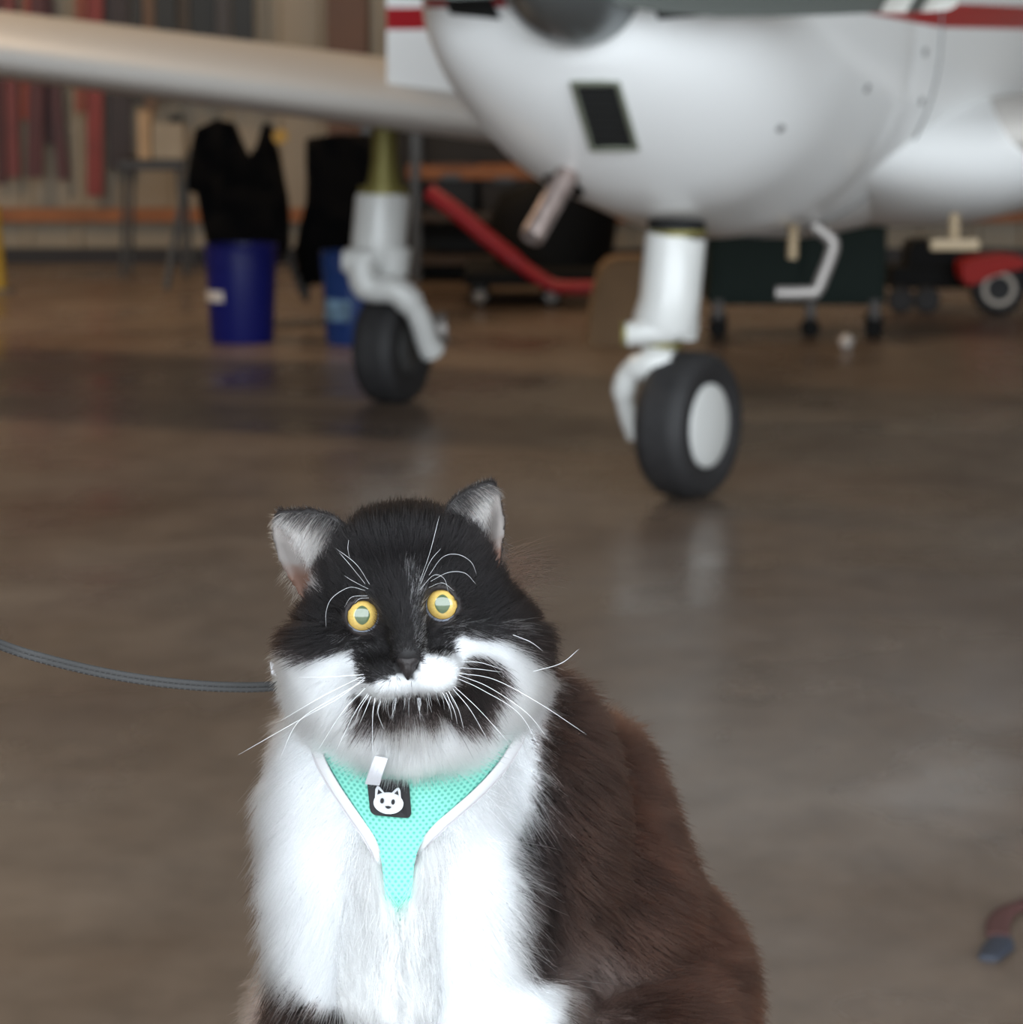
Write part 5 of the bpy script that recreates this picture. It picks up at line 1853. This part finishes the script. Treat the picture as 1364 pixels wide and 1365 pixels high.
def sheet(rows, thick):
    """rows of points (front side) -> closed thin sheet"""
    n, m_ = len(rows), len(rows[0])
    vs = [tuple(p) for r in rows for p in r] + [tuple(np.asarray(p) + V(0, thick, 0)) for r in rows for p in r]
    N_ = n * m_
    fs = []
    for i in range(n - 1):
        for j in range(m_ - 1):
            k = i * m_ + j
            fs.append((k, k + 1, k + 1 + m_, k + m_))
            fs.append((N_ + k, N_ + k + m_, N_ + k + 1 + m_, N_ + k + 1))
    edge = [j for j in range(m_)] + [i * m_ + m_ - 1 for i in range(1, n)] + [(n - 1) * m_ + j for j in range(m_ - 2, -1, -1)] + [i * m_ for i in range(n - 2, 0, -1)]
    for k in range(len(edge)):
        a, b = edge[k], edge[(k + 1) % len(edge)]
        fs.append((a, a + N_, b + N_, b))
    return vs, fs

rows = []
for py_ in np.linspace(957, 1245, 60):
    l, r = rowpt(LEFTs, py_), rowpt(RIGHTs, py_)
    sink = max(0, (py_ - 1195) / 50) * 0.013 + max(0, (1005 - py_) / 48) * 0.006
    rows.append([panel(l + (r - l) * t, py_, -sink) for t in np.linspace(0, 1, 22)])
harness = make('harness', sheet(rows, 0.003), M_knit, cat, angle=60)
harness['label'] = 'mint mesh harness vest on the chest'
for curve, sg, p_end in ((LEFT, -1, 1180), (RIGHT, 1, 1142)):
    cc = [V(a, b) for a, b in curve if b <= p_end]
    cs = bez(cc, 48)
    strip, st1, st2 = [], [], []
    for i, c in enumerate(cs):
        d = cs[min(i + 1, 47)] - cs[max(i - 1, 0)]
        nrm = V(-d[1], d[0]); nrm /= np.linalg.norm(nrm)
        if nrm[0] * sg < 0:
            nrm = -nrm
        en = max(0.0, (i / 47 - 0.80) / 0.20)
        wpx = 13.0 * (1 - 0.45 * en)
        strip.append([panel(*(c + nrm * (t * wpx - 1)), -0.011 * en ** 1.5 + 0.0016 + 0.0010 * math.sin(math.pi * t)) for t in np.linspace(0, 1, 6)])
        st1.append(panel(*(c - nrm * 1), 0.0022 - 0.011 * en ** 1.5)); st2.append(panel(*(c + nrm * (wpx - 0.4)), 0.0020 - 0.011 * en ** 1.5))
    pip = make('piping', sheet(strip, 0.002), M_piping, harness, angle=60)
    pip['label'] = 'white piping edge'
    make('stitching', merge(tube(st1, 0.00028, 6), tube(st2, 0.00028, 6)), M_stitch, harness)

# emblem patch: black rounded square with a white cat face
def plate(outline, up, th, m, name, parent, mats=None):
    top = [panel(a, b, up) for a, b in outline]
    return slab(top, (0, th, 0))
def rrect(corners, r, n=5):
    out = []
    k = len(corners)
    for i in range(k):
        p, a, b = V(*corners[i]), V(*corners[i - 1]), V(*corners[(i + 1) % k])
        da, db = (a - p) / np.linalg.norm(a - p), (b - p) / np.linalg.norm(b - p)
        for t in np.linspace(0, 1, n):
            q0, q1, q2 = p + da * r, p, p + db * r
            out.append(tuple((1 - t) ** 2 * q0 + 2 * t * (1 - t) * q1 + t * t * q2))
    return out
M_patch = mat('black_rubber_patch', (0.012, 0.012, 0.014), 0.5)
M_patchwhite = mat('white_patch_print', (0.52, 0.53, 0.56), 0.5)
U = 0.0030
pb = plate(rrect([(489, 1038), (545, 1041), (549, 1091), (494, 1086)], 9), U, 0.003, None, None, None)
parts_, idx_ = [pb], [0] * len(pb[1])
def face_shape(outline, up, white):
    g = plate(outline, up, 0.0006, None, None, None)
    parts_.append(g); idx_.extend([1 if white else 0] * len(g[1]))
rot = math.radians(6)
def el(cx, cy, rx, ry, n=28):
    return [(cx + rx * math.cos(t) * math.cos(rot) - ry * math.sin(t) * math.sin(rot), cy + rx * math.cos(t) * math.sin(rot) + ry * math.sin(t) * math.cos(rot)) for t in np.linspace(0, 2 * math.pi, n + 1)[:-1]]
face_shape([(500, 1066), (500.5, 1052), (503, 1047.5), (506, 1048.5), (513, 1057), (508, 1064)], U + 0.0005, True)
face_shape([(521, 1058), (529, 1050.5), (532, 1050), (534, 1054), (535, 1068), (526, 1066)], U + 0.0005, True)
face_shape(el(518, 1070.5, 20, 14.3), U + 0.0006, True)
face_shape([(503.0, 1059), (504.5, 1052), (509.5, 1056.5)], U + 0.0011, False)
face_shape([(526, 1057.5), (530, 1053.5), (532, 1060)], U + 0.0011, False)
face_shape(el(509.5, 1067.3, 2.5, 3.6, 16), U + 0.0012, False)
face_shape(el(524.2, 1069, 2.5, 3.6, 16), U + 0.0012, False)
face_shape([(513.5, 1074.6), (518, 1074.2), (522, 1075.4), (520, 1077.4), (517.5, 1078), (515, 1077)], U + 0.0012, False)
pg = merge(*parts_)
patch = make('emblem_patch', pg, M_patch, harness, smooth=False, mats=[M_patch, M_patchwhite], midx=idx_)
patch['label'] = 'black square patch with a white cat face'
# white fabric tabs
M_tab = mat('white_fabric_tab', (0.52, 0.52, 0.56), 0.6)
tabp = [[panel(a, b, u) for a, b in row] for row, u in (([(500, 1008), (517, 1011)], 0.020), ([(495, 1020), (513, 1023)], 0.022), ([(490, 1034), (509, 1036)], 0.019), ([(487, 1045), (506, 1047)], 0.014))]
tab = make('care_tag', sheet(tabp, 0.0008), M_tab, harness)
t0 = [np.array(P(a, b, 1.575)) for a, b in ((360, 882), (376, 890), (378, 906), (362, 898))]
make('care_tag', slab(t0, (0, 0.0008, 0)), M_tab, harness, smooth=False)
# back strap of the harness round the trunk, hidden in the fur
make('neck_band', tube([panel(424, 962, -0.004), C(392, 930, 9), C(400, 900, 14), C(520, 880, 17), C(660, 890, 16), C(702, 930, 11), panel(694, 960, -0.004)], 0.006, 10, flat=(0.4, 1.0)), M_knit, harness)

# ---- leash
lp = bez([C(-330, 700, -12), C(-150, 800, -4), C(0, 859, 2.5), C(60, 878, 3.5), C(130, 895, 5), C(200, 907, 6), C(270, 914, 7), C(330, 916, 8), C(372, 914, 8.5), C(400, 910, 9.5)], 120)
leash = thing('leash', 'dark grey braided cord leash running from the left edge to the cat', 'leash', tuple(lp[60]))
M_cord = mat('grey_braided_cord', (0.040, 0.039, 0.039), 0.9, spec=0.15)
for k, rr_ in ((0, 0.0016), (1, 0.0016)):
    strand = []
    for i, p in enumerate(lp):
        strand.append(p + V(0, 0, (k - 0.5) * 0.0026))
    make('strand', tube(strand, rr_, 10), M_cord, leash)
# braid knots along the cord
bv_, bf_ = [], []
cum = [0.0]
for i in range(1, len(lp)):
    cum.append(cum[-1] + np.linalg.norm(lp[i] - lp[i - 1]))
nb = int(cum[-1] / 0.0032)
gs = []
for i in range(nb):
    sdist = i * 0.0032
    k = min(int(np.searchsorted(cum, sdist)), len(lp) - 1)
    k = max(1, k)
    t = (sdist - cum[k - 1]) / (cum[k] - cum[k - 1] + 1e-9)
    p = lp[k - 1] * (1 - t) + lp[k] * t
    d = unit(lp[k] - lp[k - 1])
    for zz in (0.0013, -0.0013):
        gs.append(tube([p + V(0, -0.0006, zz + 0.0012) - d * 0.0006, p + V(0, -0.0009, zz - 0.0012) + d * 0.0006], 0.0008, 5))
braid = make('braid', merge(*gs), M_cord, leash)
braid['kind'] = 'stuff'
